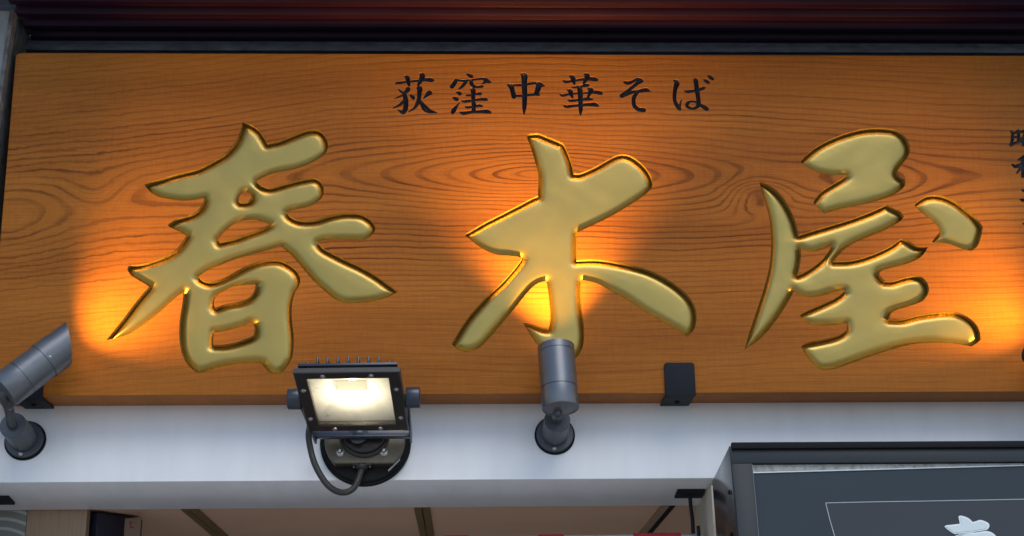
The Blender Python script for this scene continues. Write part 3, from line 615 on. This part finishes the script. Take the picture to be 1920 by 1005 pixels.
# ------------------------------------------------------------------ spotlights
def lamp(name, pos, dirn, power, size, blend, col, rad=0.012):
    l = bpy.data.lights.new(name, 'SPOT'); l.energy = power; l.spot_size = R(size); l.spot_blend = blend; l.color = col; l.shadow_soft_size = rad
    l.use_nodes = True; ln = l.node_tree; em = ln.nodes['Emission']          # reflector lamp: wide lens, softened close up
    fo = ln.nodes.new('ShaderNodeLightFalloff'); fo.inputs['Strength'].default_value = 1.0; fo.inputs['Smooth'].default_value = 0.035; ln.links.new(fo.outputs['Quadratic'], em.inputs['Strength'])
    o = bpy.data.objects.new(name, l); C.objects.link(o); o.location = pos
    o.rotation_euler = Vector(dirn).to_track_quat('-Z', 'Y').to_euler(); return o
M_lens = emit('warm_lens', (1.0, 0.52, 0.16), 6.0)
WARM = (1.0, 0.53, 0.07)
def spotlight(base_px, bot, top_dir, length, label, hood, power, size, blend, base_w=None):
    bp_ = base_w if base_w is not None else beam_pt(*base_px)
    e = empty('spotlight', bp_, label, 'spotlight', 'grey spotlights lighting the signboard')
    Mb = frame(bp_, bn, (1, 0, 0))
    MB().lathe([(0.0375, 0.0), (0.0375, 0.004), (0.0365, 0.005)], Mb, 56).build('gasket', M_rub, e)
    MB().lathe([(0.0345, 0.005), (0.0345, 0.0095), (0.033, 0.011), (0.024, 0.0115)], Mb, 56).build('base_plate', M_greyd, e)
    SL = 0.085
    MB().lathe([(0.0245, 0.0118), (0.0235, SL-0.001), (0.0225, SL)], Mb, 48).build('stem', M_greyd, e)
    sc_ = Mb @ Vector((0.004, -0.0285, 0.0115)) if True else None
    sc_ = Mb @ Vector((-0.002, -0.0285, 0.0115))
    MB().lathe([(0.0042, 0), (0.0042, 0.002), (0.003, 0.0035), (0, 0.0038)], frame(sc_, bn), 16).build('screw', M_steel, e)
    # body
    ax = Vector(top_dir).normalized(); rr = 0.0330
    Mx = frame(bot, ax, (1, 0, 0))
    L = length
    prof = [(0, 0.0), (rr-0.004, 0.0), (rr-0.0035, -0.0), (rr-0.0035, -0.0008), (rr-0.001, -0.0008), (rr, 0.001), (rr, L*0.30), (rr-0.0012, L*0.30+0.0004), (rr-0.0012, L*0.30+0.0016), (rr, L*0.30+0.002)]
    if not hood:
        prof += [(rr, L*0.875), (rr-0.001, L*0.875+0.0004), (rr-0.001, L*0.875+0.0014), (rr, L*0.875+0.002), (rr, L-0.001), (rr-0.001, L), (rr-0.003, L), (rr-0.003, L-0.012), (0, L-0.012)]
    else:
        prof += [(rr, L-0.036), (rr+0.0016, L-0.0355), (rr+0.0016, L-0.006), (rr, L-0.0055), (rr-0.002, L), (rr-0.003, L-0.004), (0, L-0.004)]
    o = MB().lathe(prof, Mx, 64, False).build('body', M_grey, e)
    if hood:                                # obliquely cut hood
        t = bmesh.new(); n = 64; ro, ri = rr+0.0002, rr-0.0015; R4 = [[], [], [], []]
        side = (Vector((0, 0, 1)) - ax*ax.z).normalized() if hood > 0 else None
        for k in range(n):
            a = 2*math.pi*k/n; u = Mx.to_3x3() @ Vector((math.cos(a), math.sin(a), 0))
            c = u.dot(side); h = L+0.017+0.0195*c
            for q, (r_, hh) in enumerate(((ro, L-0.0055), (ro, h), (ri, h), (ri, L-0.0055))):
                R4[q].append(t.verts.new(Vector(bot)+ax*hh+u*r_))
        for a_, b_ in zip(R4, R4[1:]):
            for k in range(n): t.faces.new((a_[k], a_[(k+1) % n], b_[(k+1) % n], b_[k]))
        bmesh.ops.recalc_face_normals(t, faces=t.faces)
        q = MB(); q.add(t); q.build('hood', M_grey, e)
        vdir = (CAM-Vector(bot)).normalized(); vdir = (vdir-ax*vdir.dot(ax)).normalized()
        MB().lathe([(0.0022, 0), (0.0022, 0.0012), (0, 0.0016)], frame(Vector(bot)+ax*(L-0.030)+vdir*(rr+0.0012), vdir), 12).build('set_screw', M_steel, e)
    tip = Vector(bot)+ax*(L-(0.010 if not hood else 0.002))
    MB().lathe([(rr-0.004, 0), (rr-0.006, 0.0008), (0, 0.0012)], frame(tip, ax), 40).build('lens', M_lens, e)
    # joint between the stem and the body
    p0 = Mb @ Vector((0, 0, SL)); p1 = Vector(bot)+Vector((-0.004, 0.021, 0))+ax*(-0.0005)
    mid = p0*0.5+p1*0.5
    MB().tube([p0-bn*0.004, p0+bn*0.010, mid, p1-ax*0.004, p1+ax*0.004], 0.0085, 16, 6).build('swivel_arm', M_greyd, e)
    MB().lathe([(0.0, -0.0115), (0.005, -0.0115), (0.005, 0.0115), (0.0, 0.0115)], frame(mid, Vector((0.35, -0.9, 0.1))), 6).build('pivot_bolt', M_steel, e)
    aim = Vector((ax.x, ax.y*0.8, ax.z)).normalized()
    lo = lamp('spot_lamp', Vector(bot)+ax*(L+0.003), aim, power, size, blend, WARM); lo.parent = e; lo.location -= e.location
    return e
# upright spotlight in the middle: tilted a few degrees towards the board
b1 = at(1051, 766, 2.545)
spotlight((1040, 817), b1, (-0.035, 0.20, 0.98), 0.122, 'upright grey cylinder spotlight in front of the middle character', 0, 62.0, 92, 1.0)
# hooded spotlights at the two ends, aimed inwards and up
b2 = at(8, 733, 2.535); t2 = at(96, 667, 2.560)
sp2 = spotlight((48, 827), b2, t2-b2, (t2-b2).length+0.02, 'grey hooded spotlight at the left end of the board tilted towards the right', 1, 25.0, 112, 1.0)
bw3 = beam_pt(48, 827); bw3 = Vector((-bw3.x+0.055+0.30, bw3.y, bw3.z))
b3 = Vector((-b2.x+0.055+0.30, b2.y, b2.z)); d3 = t2-b2; d3 = Vector((-d3.x, d3.y, d3.z))
spotlight(None, b3, d3, d3.length+0.02, 'grey hooded spotlight at the right end of the board tilted towards the left', 1, 25.0, 112, 1.0, bw3)

# ------------------------------------------------------------------ floodlight
fb = beam_pt(686, 832)
fl = empty('floodlight', fb, 'lit black floodlight facing down on a round wall base with a looped cable', 'floodlight')
Mf = frame(fb, bn, (1, 0, 0))                # x right, y up the wall, z out
MB().lathe([(0.0825, 0.0), (0.0835, 0.003), (0.0835, 0.009), (0.082, 0.011)], Mf, 96).build('gasket', M_rub, fl)
def chord(r, cut, n=90):
    return [(r*math.cos(a), max(-cut, r*math.sin(a))) for a in (2*math.pi*k/n for k in range(n))]
pts = []
for p in chord(0.0735, 0.050):
    if not pts or (abs(p[0]-pts[-1][0])+abs(p[1]-pts[-1][1])) > 1e-4: pts.append(p)
MB().lathe([(0.0785, 0.011), (0.0785, 0.014), (0.076, 0.0165), (0.0, 0.0165)], Mf, 96).build('base_ring', M_rub, fl)
MB().prism(pts, Mf, 0.0165, 0.036, 0.003).build('base_box', M_base, fl)
MB().lathe([(0.046, 0.0362), (0.046, 0.042), (0.043, 0.044), (0.041, 0.044), (0.041, 0.054), (0.039, 0.0555), (0, 0.0555)], Mf @ Matrix.Translation((0.0, 0.006, 0)), 64).build('swivel_pad', M_floodb, fl)
for sx in (-1, 1):
    c = Mf @ Vector((sx*0.0395-0.004, -0.0290, 0.036)); q = frame(c, bn)
    MB().lathe([(0.0075, 0), (0.0075, 0.0015), (0.0062, 0.0016), (0.0062, 0.006), (0.0045, 0.0065), (0.0043, 0.010), (0.0028, 0.0125), (0, 0.0135)], q, 20).build('acorn_nut', M_steel, fl)
# cable gland under the base box, sticker on its flank
g0 = Mf @ Vector((-0.004, -0.0505, 0.026))
gd = (Mf.to_3x3() @ Vector((0, -1, 0.25))).normalized()
MB().box((0, 0, 0.0015), 0.036, 0.016, 0.003, frame(g0, gd, (1, 0, 0)), 0.001).lathe([(0.0115, 0.003), (0.0105, 0.007), (0.0075, 0.010), (0, 0.010)], frame(g0, gd), 32).build('cable_gland', M_floodb, fl)
for sx in (-1, 1):
    MB().lathe([(0.0022, 0), (0.002, 0.0018), (0, 0.0022)], frame(g0+Vector((sx*0.0145, 0, 0))+gd*0.003, gd), 12).build('screw', M_steel, fl)
sa = R(-43); su = Vector((math.cos(sa), math.sin(sa), 0)); 
stc = Mf @ Vector((0.0737*math.cos(sa), 0.0737*math.sin(sa), 0.026))
MB().box((0, 0, 0.0003), 0.030, 0.0085, 0.0006, frame(stc, Mf.to_3x3() @ su, Mf.to_3x3() @ Vector((-math.sin(sa), math.cos(sa), 0)))).build('sticker', M_stick, fl)
# lamp head
DEL = R(74); yw = Matrix.Rotation(R(-2.2), 3, 'Z')
U = yw @ Vector((0, -math.sin(DEL), math.cos(DEL))); Nn = yw @ Vector((0, -math.cos(DEL), -math.sin(DEL))); Xh = U.cross(Nn)
hc = at(661, 755.5, 2.47)
Mh = Matrix(((Xh.x, U.x, Nn.x, hc.x), (Xh.y, U.y, Nn.y, hc.y), (Xh.z, U.z, Nn.z, hc.z), (0, 0, 0, 1)))
W2, H2 = 0.0885, 0.102
ow, oh, oyc = 0.0675, 0.0825, 0.0
def ringframe(o_, i_, z0, z1):
    mbx = MB(); t = bmesh.new()
    def rect(w_, h_, z): return [t.verts.new((x, y, z)) for x, y in ((-w_, -h_), (w_, -h_), (w_, h_), (-w_, h_))]
    A = [rect(o_[0], o_[1], z0), rect(o_[0], o_[1], z1-0.0015), rect(o_[0]-0.0015, o_[1]-0.0015, z1), rect(i_[0]+0.0008, i_[1]+0.0008, z1), rect(i_[0], i_[1], z1-0.001), rect(i_[0], i_[1], z0)]
    for a, b in zip(A, A[1:]+A[:1]):
        for k in range(4): t.faces.new((a[k], a[(k+1) % 4], b[(k+1) % 4], b[k]))
    bmesh.ops.recalc_face_normals(t, faces=t.faces); bmesh.ops.transform(t, matrix=Mh, verts=t.verts); mbx.add(t); return mbx
ringframe((W2, H2), (ow, oh), -0.010, 0.0).build('front_frame', M_floodb, fl)
MB().box((0, 0, -0.0205), 2*W2-0.012, 2*H2-0.012, 0.005, Mh, 0.001).build('housing', M_flood, fl)
for k in range(9):
    xk = -0.068+0.017*k
    MB().box((xk, 0, -0.0295 if 0 < k < 8 else -0.027), 0.0034, 2*H2-0.016 if 0 < k < 8 else 2*H2-0.03, 0.014 if 0 < k < 8 else 0.009, Mh, 0.0008).build('cooling_fin', M_flood, fl)
# reflector: sloping pan behind the glass
t = bmesh.new()
def rect(w_, h_, z, dy=0): return [t.verts.new((x, y+dy, z)) for x, y in ((-w_, -h_), (w_, -h_), (w_, h_), (-w_, h_))]
A = [rect(ow+0.003, oh+0.003, -0.0105), rect(0.030, 0.022, -0.0172, 0.026)]
for k in range(4): t.faces.new((A[0][k], A[0][(k+1) % 4], A[1][(k+1) % 4], A[1][k]))
t.faces.new(A[1]); bmesh.ops.recalc_face_normals(t, faces=t.faces); bmesh.ops.reverse_faces(t, faces=t.faces)
bmesh.ops.transform(t, matrix=Mh, verts=t.verts); q = MB(); q.add(t); q.build('reflector', M_refl, fl, False)
M_led = emit('led_phosphor', (1.0, 0.90, 0.55), 0.85)
MB().box((0, 0.030, -0.0162), 0.050, 0.030, 0.0016, Mh).build('led_module', M_led, fl, False)
def glass_mat():
    m = bpy.data.materials.new('lamp_glass'); m.use_nodes = True; n = m.node_tree; n.nodes.clear()
    tr = n.nodes.new('ShaderNodeBsdfTransparent'); gl = n.nodes.new('ShaderNodeBsdfGlossy'); gl.inputs['Roughness'].default_value = 0.05
    df = n.nodes.new('ShaderNodeBsdfTranslucent'); df.inputs[0].default_value = (0.9, 0.9, 0.88, 1)
    m0 = n.nodes.new('ShaderNodeMixShader'); m0.inputs[0].default_value = 0.15; n.links.new(tr.outputs[0], m0.inputs[1]); n.links.new(df.outputs[0], m0.inputs[2])
    fr = n.nodes.new('ShaderNodeFresnel'); fr.inputs[0].default_value = 1.45
    mx = n.nodes.new('ShaderNodeMixShader'); o = n.nodes.new('ShaderNodeOutputMaterial')
    n.links.new(fr.outputs[0], mx.inputs[0]); n.links.new(m0.outputs[0], mx.inputs[1]); n.links.new(gl.outputs[0], mx.inputs[2]); n.links.new(mx.outputs[0], o.inputs[0]); return m
MB().quad(*[Mh @ Vector(p) for p in ((-ow-.001, -oh-.001, -0.0035), (ow+.001, -oh-.001, -0.0035), (ow+.001, oh+.001, -0.0035), (-ow-.001, oh+.001, -0.0035))]).build('glass', glass_mat(), fl, False)
lp = bpy.data.lights.new('flood_lamp', 'POINT'); lp.energy = 0.42; lp.color = (1.0, 0.88, 0.62); lp.shadow_soft_size = 0.006
lo = bpy.data.objects.new('flood_lamp', lp); C.objects.link(lo); lo.location = (Mh @ Vector((0, 0.013, -0.0105)))-fb; lo.parent = fl
for x, y in ((-0.040, 0.092), (0.040, 0.092), (-0.078, 0.045), (0.078, 0.045), (-0.078, -0.055), (0.078, -0.055), (-0.040, -0.0925), (0.040, -0.0925)):
    MB().lathe([(0.0048, 0), (0.0046, 0.0012), (0.003, 0.0022), (0.0018, 0.0022), (0.0012, 0.0012), (0, 0.0012)], Mh @ Matrix.Translation((x, y, 0)), 16).build('screw', M_steel, fl)
for sx in (-1, 1):                               # pivot knobs and yoke arms
    k0 = Mh @ Vector((sx*(W2+0.001), -0.016, -0.018)); k1 = k0+Xh*sx*0.024
    MB().cyl(k0, k1, 0.0185, 0.0185, 40, 0.002).build('pivot_knob', M_flood, fl)
yb0 = Mf @ Vector((-0.086, -0.010, 0.060)); yb1 = Mf @ Vector((0.0855, -0.010, 0.060))
MB().box((0, 0.006, 0.0), (yb1-yb0).length, 0.0145, 0.005, frame((yb0+yb1)*0.5, bn, (1, 0, 0)), 0.001).box((0, -0.0005, 0.0065), (yb1-yb0).length, 0.004, 0.012, frame((yb0+yb1)*0.5, bn, (1, 0, 0)), 0.001).build('yoke', M_flood, fl)
for sx, yb in ((-1, yb0), (1, yb1)):
    k0 = Mh @ Vector((sx*(W2+0.004), -0.016, -0.018)); d = k0-yb
    Ma = frame((k0+yb)*0.5, d, (1, 0, 0))
    MB().box((0, 0, 0), 0.004, 0.022, d.length+0.004, Ma, 0.001).build('yoke_arm', M_flood, fl)
MB().lathe([(0.010, 0), (0.010, 0.006), (0.006, 0.008), (0, 0.008)], frame(Mf @ Vector((-0.01, -0.004, 0.0630)), bn), 6).lathe([(0.018, 0), (0.018, 0.0015)], frame(Mf @ Vector((-0.01, -0.004, 0.0630)), bn), 32).build('yoke_bolt', M_flood, fl)
ce = g0+gd*0.008
def off(v, px, py):                              # point on the sight line at the distance of v
    return at(px, py, v)
cable = [g0, ce, off(2.635, 664, 914), off(2.622, 641, 923.5), off(2.61, 615, 910), off(2.605, 592, 874), off(2.60, 581, 836), off(2.58, 579.5, 806), off(2.56, 592, 775), Mh @ Vector((-0.03, -0.06, -0.034))]
MB().tube(cable, 0.0056, 18, 8).build('cable', M_cable, fl)

# ------------------------------------------------------------------ lit menu box at lower right
AB = R(8.0); kn = Vector((0, -math.cos(AB), math.sin(AB))); ku = Vector((0, math.sin(AB), math.cos(AB)))
c0 = at(1368, 832, 2.44)
def bx(px, py, off=0.0): return onplane(px, py, c0+kn*off, kn)
mbx = empty('menu_sign_box', (c0.x+0.36, 2.5, c0.z-0.6), 'dark framed menu sign box with white lettering mounted below the board at right', 'sign')
BW, BH, BD = 0.74, 0.62, 0.195
Mk = Matrix(((1, 0, 0, c0.x), (0, ku.y, kn.y, c0.y), (0, ku.z, kn.z, c0.z), (0, 0, 0, 1)))    # x right, y up, z out
MB().box((BW/2+0.001, -BH/2, -BD/2-0.0095), BW, BH, BD-0.001, Mk, 0.0015).build('housing', M_boxside, mbx)
MB().box((BW/2+0.0015, -0.0055, 0.003), BW-0.001, 0.011, 0.010, Mk, 0.001).build('top_lip', M_rub, mbx)
i0 = bx(1409.5, 869); fw_ = i0.x-c0.x; ftop = (Mk.inverted() @ i0).y
MB().box((BW/2, (ftop-0.0115)/2, -0.001), BW-0.004, -ftop-0.0115, 0.006, Mk, 0.0008).box((fw_/2+0.001, (-BH+ftop)/2, -0.001), fw_-0.001, BH+ftop-0.001, 0.006, Mk, 0.0008).build('frame', M_frame, mbx)
MB().box(((BW+fw_)/2, (-BH+ftop)/2-0.002, -0.0075), BW-fw_, BH+ftop, 0.003, Mk).build('menu_panel', M_slate, mbx, False)
MB().box((fw_+0.0006, (-BH+ftop)/2, -0.0025), 0.0010, BH+ftop-0.002, 0.0050, Mk).build('edge_trim', M_line, mbx, False)
L0 = Mk.inverted() @ bx(1411, 872, -0.006); L1 = Mk.inverted() @ bx(1411, 886, -0.006); L2 = Mk.inverted() @ bx(1920, 872.5, -0.006); L3 = Mk.inverted() @ bx(1920, 868.5, -0.006)
MB().prism([(fw_+0.001, ftop-0.001), (fw_+0.001, L1.y), (L2.x, L2.y), (L2.x, ftop-0.001)], Mk, -0.006, -0.0045).build('foam_strip', M_foam, mbx, False)
MB().prism([(fw_+0.001, L1.y), (fw_+0.001, L1.y-0.0016), (L2.x, L2.y-0.0012), (L2.x, L2.y)], Mk, -0.006, -0.0040).build('strip_edge', M_print2, mbx, False)
def line_on(pxs, wid, name, m, z=-0.0054, parent=mbx):
    P = [(lambda v: (v.x, v.y))(Mk.inverted() @ bx(a, b, z)) for a, b in pxs]; q = MB()
    for a, b in zip(P, P[1:]):
        d = Vector((b[0]-a[0], b[1]-a[1], 0)); n_ = Vector((-d.y, d.x, 0)).normalized()*wid/2
        q.prism([(a[0]+n_.x, a[1]+n_.y), (a[0]-n_.x, a[1]-n_.y), (b[0]-n_.x, b[1]-n_.y), (b[0]+n_.x, b[1]+n_.y)], Mk, z, z+0.0004)
    return q.build(name, m, parent, False)
P0 = [(lambda v: (v.x, v.y))(Mk.inverted() @ bx(a, b, -0.0056)) for a, b in ((1548, 943), (1925, 936), (1960, 1100), (1590, 1110))]
MB().prism(P0[::-1], Mk, -0.0059, -0.0056).build('printed_field', M_slate2, mbx, False)
line_on([(1548, 943), (1640, 941), (1735, 939.5), (1925, 936)], 0.0013, 'printed_border', M_line)
line_on([(1548, 943), (1556, 975), (1572, 1030)], 0.0014, 'printed_border', M_line)
GL = [[(1797,968.5),(1800.5,967.2),(1806,968),(1814,971),(1819,974.5),(1823.5,979,1),(1831,977),(1837.5,975),(1845,977),(1852,980.5),(1855,985),(1853.5,990),(1850,993.5),(1840,995.5),(1827,997.5),(1819.5,998.5,1),(1827,998.8),(1842,996.6),(1850,995.8),(1858,998),(1864,1002),(1868,1008),(1864,1016),(1850,1022),(1838,1030,1),(1862,1052),(1850,1062),(1824,1040),(1815,1060),(1780,1062),(1785,1035),(1762,1052),(1752,1050),(1776,1024,1),(1768,1016),(1776,1010),(1790,1005.5),(1801,1001.5,1),(1790,1001.5),(1781,996.5),(1774,991),(1770.5,987.5,1),(1774,985.3),(1786,984),(1799.5,982.2,1),(1798,975)]]
def flat_glyph(loops_px, name, m, z, th, grow=0.0):
    q = []
    for l in loops_px:
        lp_ = spline_loop(l, 3.0); q.append([(lambda v: (v.x, v.y))(Mk.inverted() @ bx(p[0], p[1], z)) for p in lp_])
    c = bpy.data.curves.new(name, 'CURVE'); c.dimensions = '2D'; c.fill_mode = 'BOTH'; c.extrude = th/2; c.offset = grow
    for L in q:
        s = c.splines.new('POLY'); s.points.add(len(L)-1)
        for i, p in enumerate(L): s.points[i].co = (p[0], p[1], 0, 1)
        s.use_cyclic_u = True
    ob = bpy.data.objects.new(name, c); C.objects.link(ob)
    me_ = bpy.data.meshes.new_from_object(ob.evaluated_get(bpy.context.evaluated_depsgraph_get())); bpy.data.objects.remove(ob)
    me_.transform(Matrix.Translation((0, 0, z+th/2))); me_.transform(Mk); me_.materials.clear()
    return link(name, me_, m, mbx)
flat_glyph(GL, 'printed_character', M_print, -0.0054, 0.0010)
flat_glyph(GL, 'character_fill', M_print2, -0.0042, 0.0006, -0.0026)
MB().lathe([(0.0042, 0), (0.0042, 0.002), (0.0022, 0.0034), (0, 0.0034)], frame(Mk @ Vector((-0.0003, -0.075, -0.030)), (-1, 0, 0)), 16).build('screw', M_rub, mbx)
MB().lathe([(0.013, 0), (0.013, 0.0016), (0.0095, 0.0022), (0.0095, 0.0002), (0, 0.0002)], frame(Mk @ Vector((0.0, -0.150, -0.055)), (-1, 0, 0)), 28).build('cable_hole', M_rub, mbx)

# ------------------------------------------------------------------ things under the beam
def soff(px, py): return onplane(px, py, p_edge, bu)
def hanger(px0, px1, py0, py1, label, rod):
    a, b, c_ = soff(px0, py0), soff(px1, py0), soff((px0+px1)/2-3, py1)
    mid = (a+b)*0.5; mid = Vector((mid.x, (a.y+c_.y)/2, (a.z+c_.z)/2))
    e = empty('pole_hanger', mid, label, 'hanger', 'black pole hangers under the beam')
    Ms = frame(mid, -bu, (1, 0, 0))
    MB().box((0, 0, 0.0028), (b-a).length, abs(c_.y-a.y)/math.cos(LEAN), 0.005, Ms, 0.0008).build('plate', M_brk, e)
    if rod:
        zp = at(1297, 1004, mid.y).z
        MB().tube([mid-Vector((0, 0, 0.003)), mid-Vector((-0.001, 0, 0.03)), Vector((mid.x+0.003, mid.y, zp+0.025)), Vector((mid.x+0.002, mid.y, zp-0.02))], 0.0036, 14, 6).build('rod', M_brk, e)
        MB().tube([Vector((mid.x+0.002, mid.y, zp-0.018)), Vector((mid.x+0.006, mid.y-0.004, zp-0.018)), Vector((mid.x+0.011, mid.y-0.012, zp-0.008)), Vector((mid.x+0.011, mid.y-0.013, zp+0.016))], 0.0034, 12, 5).build('hook', M_brk, e)
    return e, mid
h1, hm = hanger(1270, 1322, 916.5, 929.5, 'black T shaped hanger under the right end of the white beam', True)
hanger(-32, 17, 929, 942, 'black hanger plate under the left end of the white beam', False)
pA = at(1319, 1011, hm.y-0.004); pB = at(-60, 1027, hm.y-0.004); pB.z = at(800, 1019, hm.y-0.004).z + (at(800, 1019, hm.y).z-pA.z)*0.9
nor = empty('curtain_pole', (0, hm.y, pA.z-0.01), 'pale metal pole with red cloth loops hanging under the white beam', 'curtain pole')
MB().cyl(pA, pB, 0.0105, 0.0105, 24, 0.001).build('pole', M_pole, nor)
def on_pole(px): return pB+(pA-pB)*((at(px, 1008, hm.y).x-pB.x)/(pA.x-pB.x))
for a, b in ((833, 878), (1009, 1057), (1187, 1276), (560, 640), (330, 410)):
    qa, qb = on_pole(a), on_pole(b)
    MB().cyl(qa, qb, 0.0128, 0.0128, 24, 0.0015).box(((qa+qb)*0.5+Vector((0, 0, -0.06))).to_tuple(), (qb-qa).length-0.004, 0.003, 0.12).build('cloth_loop', M_red, nor)
# navy casing hung in the doorway corner and a notice beside it
nb = at(212, 958, 2.868); 
nv = empty('navy_box', (nb.x, 2.83, nb.z-0.3), 'dark navy casing standing under the beam at the left of the doorway', 'casing')
Mn = Matrix.Translation((at(200, 960, 2.96).x, 2.965, ZC-0.185)) @ Matrix.Rotation(R(-38), 4, 'Z')
MB().box((0, 0, 0), 0.085, 0.115, 0.36, Mn, 0.006).build('casing', M_navy, nv)
MB().box((0.010, -0.058, 0), 0.003, 0.003, 0.34, Mn, 0.001).build('seam_strip', M_trim, nv)
npx = at(250, 962, 2.90)
Mp = Matrix.Translation((npx.x-0.004, 2.92, ZC-0.026)) @ Matrix.Rotation(R(-14), 4, 'Z')
nt_ = empty('paper_notice', (npx.x, 2.92, ZC-0.07), 'small brownish paper notice with red print behind the navy casing', 'notice')
MB().box((0, 0, -0.03), 0.034, 0.0012, 0.085, Mp).build('sheet', M_paper, nt_, False)
MB().box((-0.004, -0.0012, 0.004), 0.009, 0.0008, 0.0016, Mp).box((-0.004, -0.0012, -0.001), 0.0016, 0.0008, 0.012, Mp).box((0.0, -0.0012, -0.006), 0.008, 0.0008, 0.0016, Mp).build('red_print', M_red, nt_, False)
# grit lying along the top edge of the board
q = MB()
for k in range(26):
    xg = random.uniform(0.35, 1.05) if k < 20 else random.uniform(-0.3, 0.4); r_ = random.uniform(0.0008, 0.0018)
    q.lathe([(0, -r_), (r_*1.4, 0), (0, r_*0.9)], frame((xg, YF+random.uniform(0.004, 0.02), zt_b+r_), (random.uniform(-.4, .4), random.uniform(-.4, .4), 1)), 6, False)
tag(q.build('grit', M_dirt, None, False), 'pale grit lying along the top edge of the wooden board', 'grit', kind='stuff')
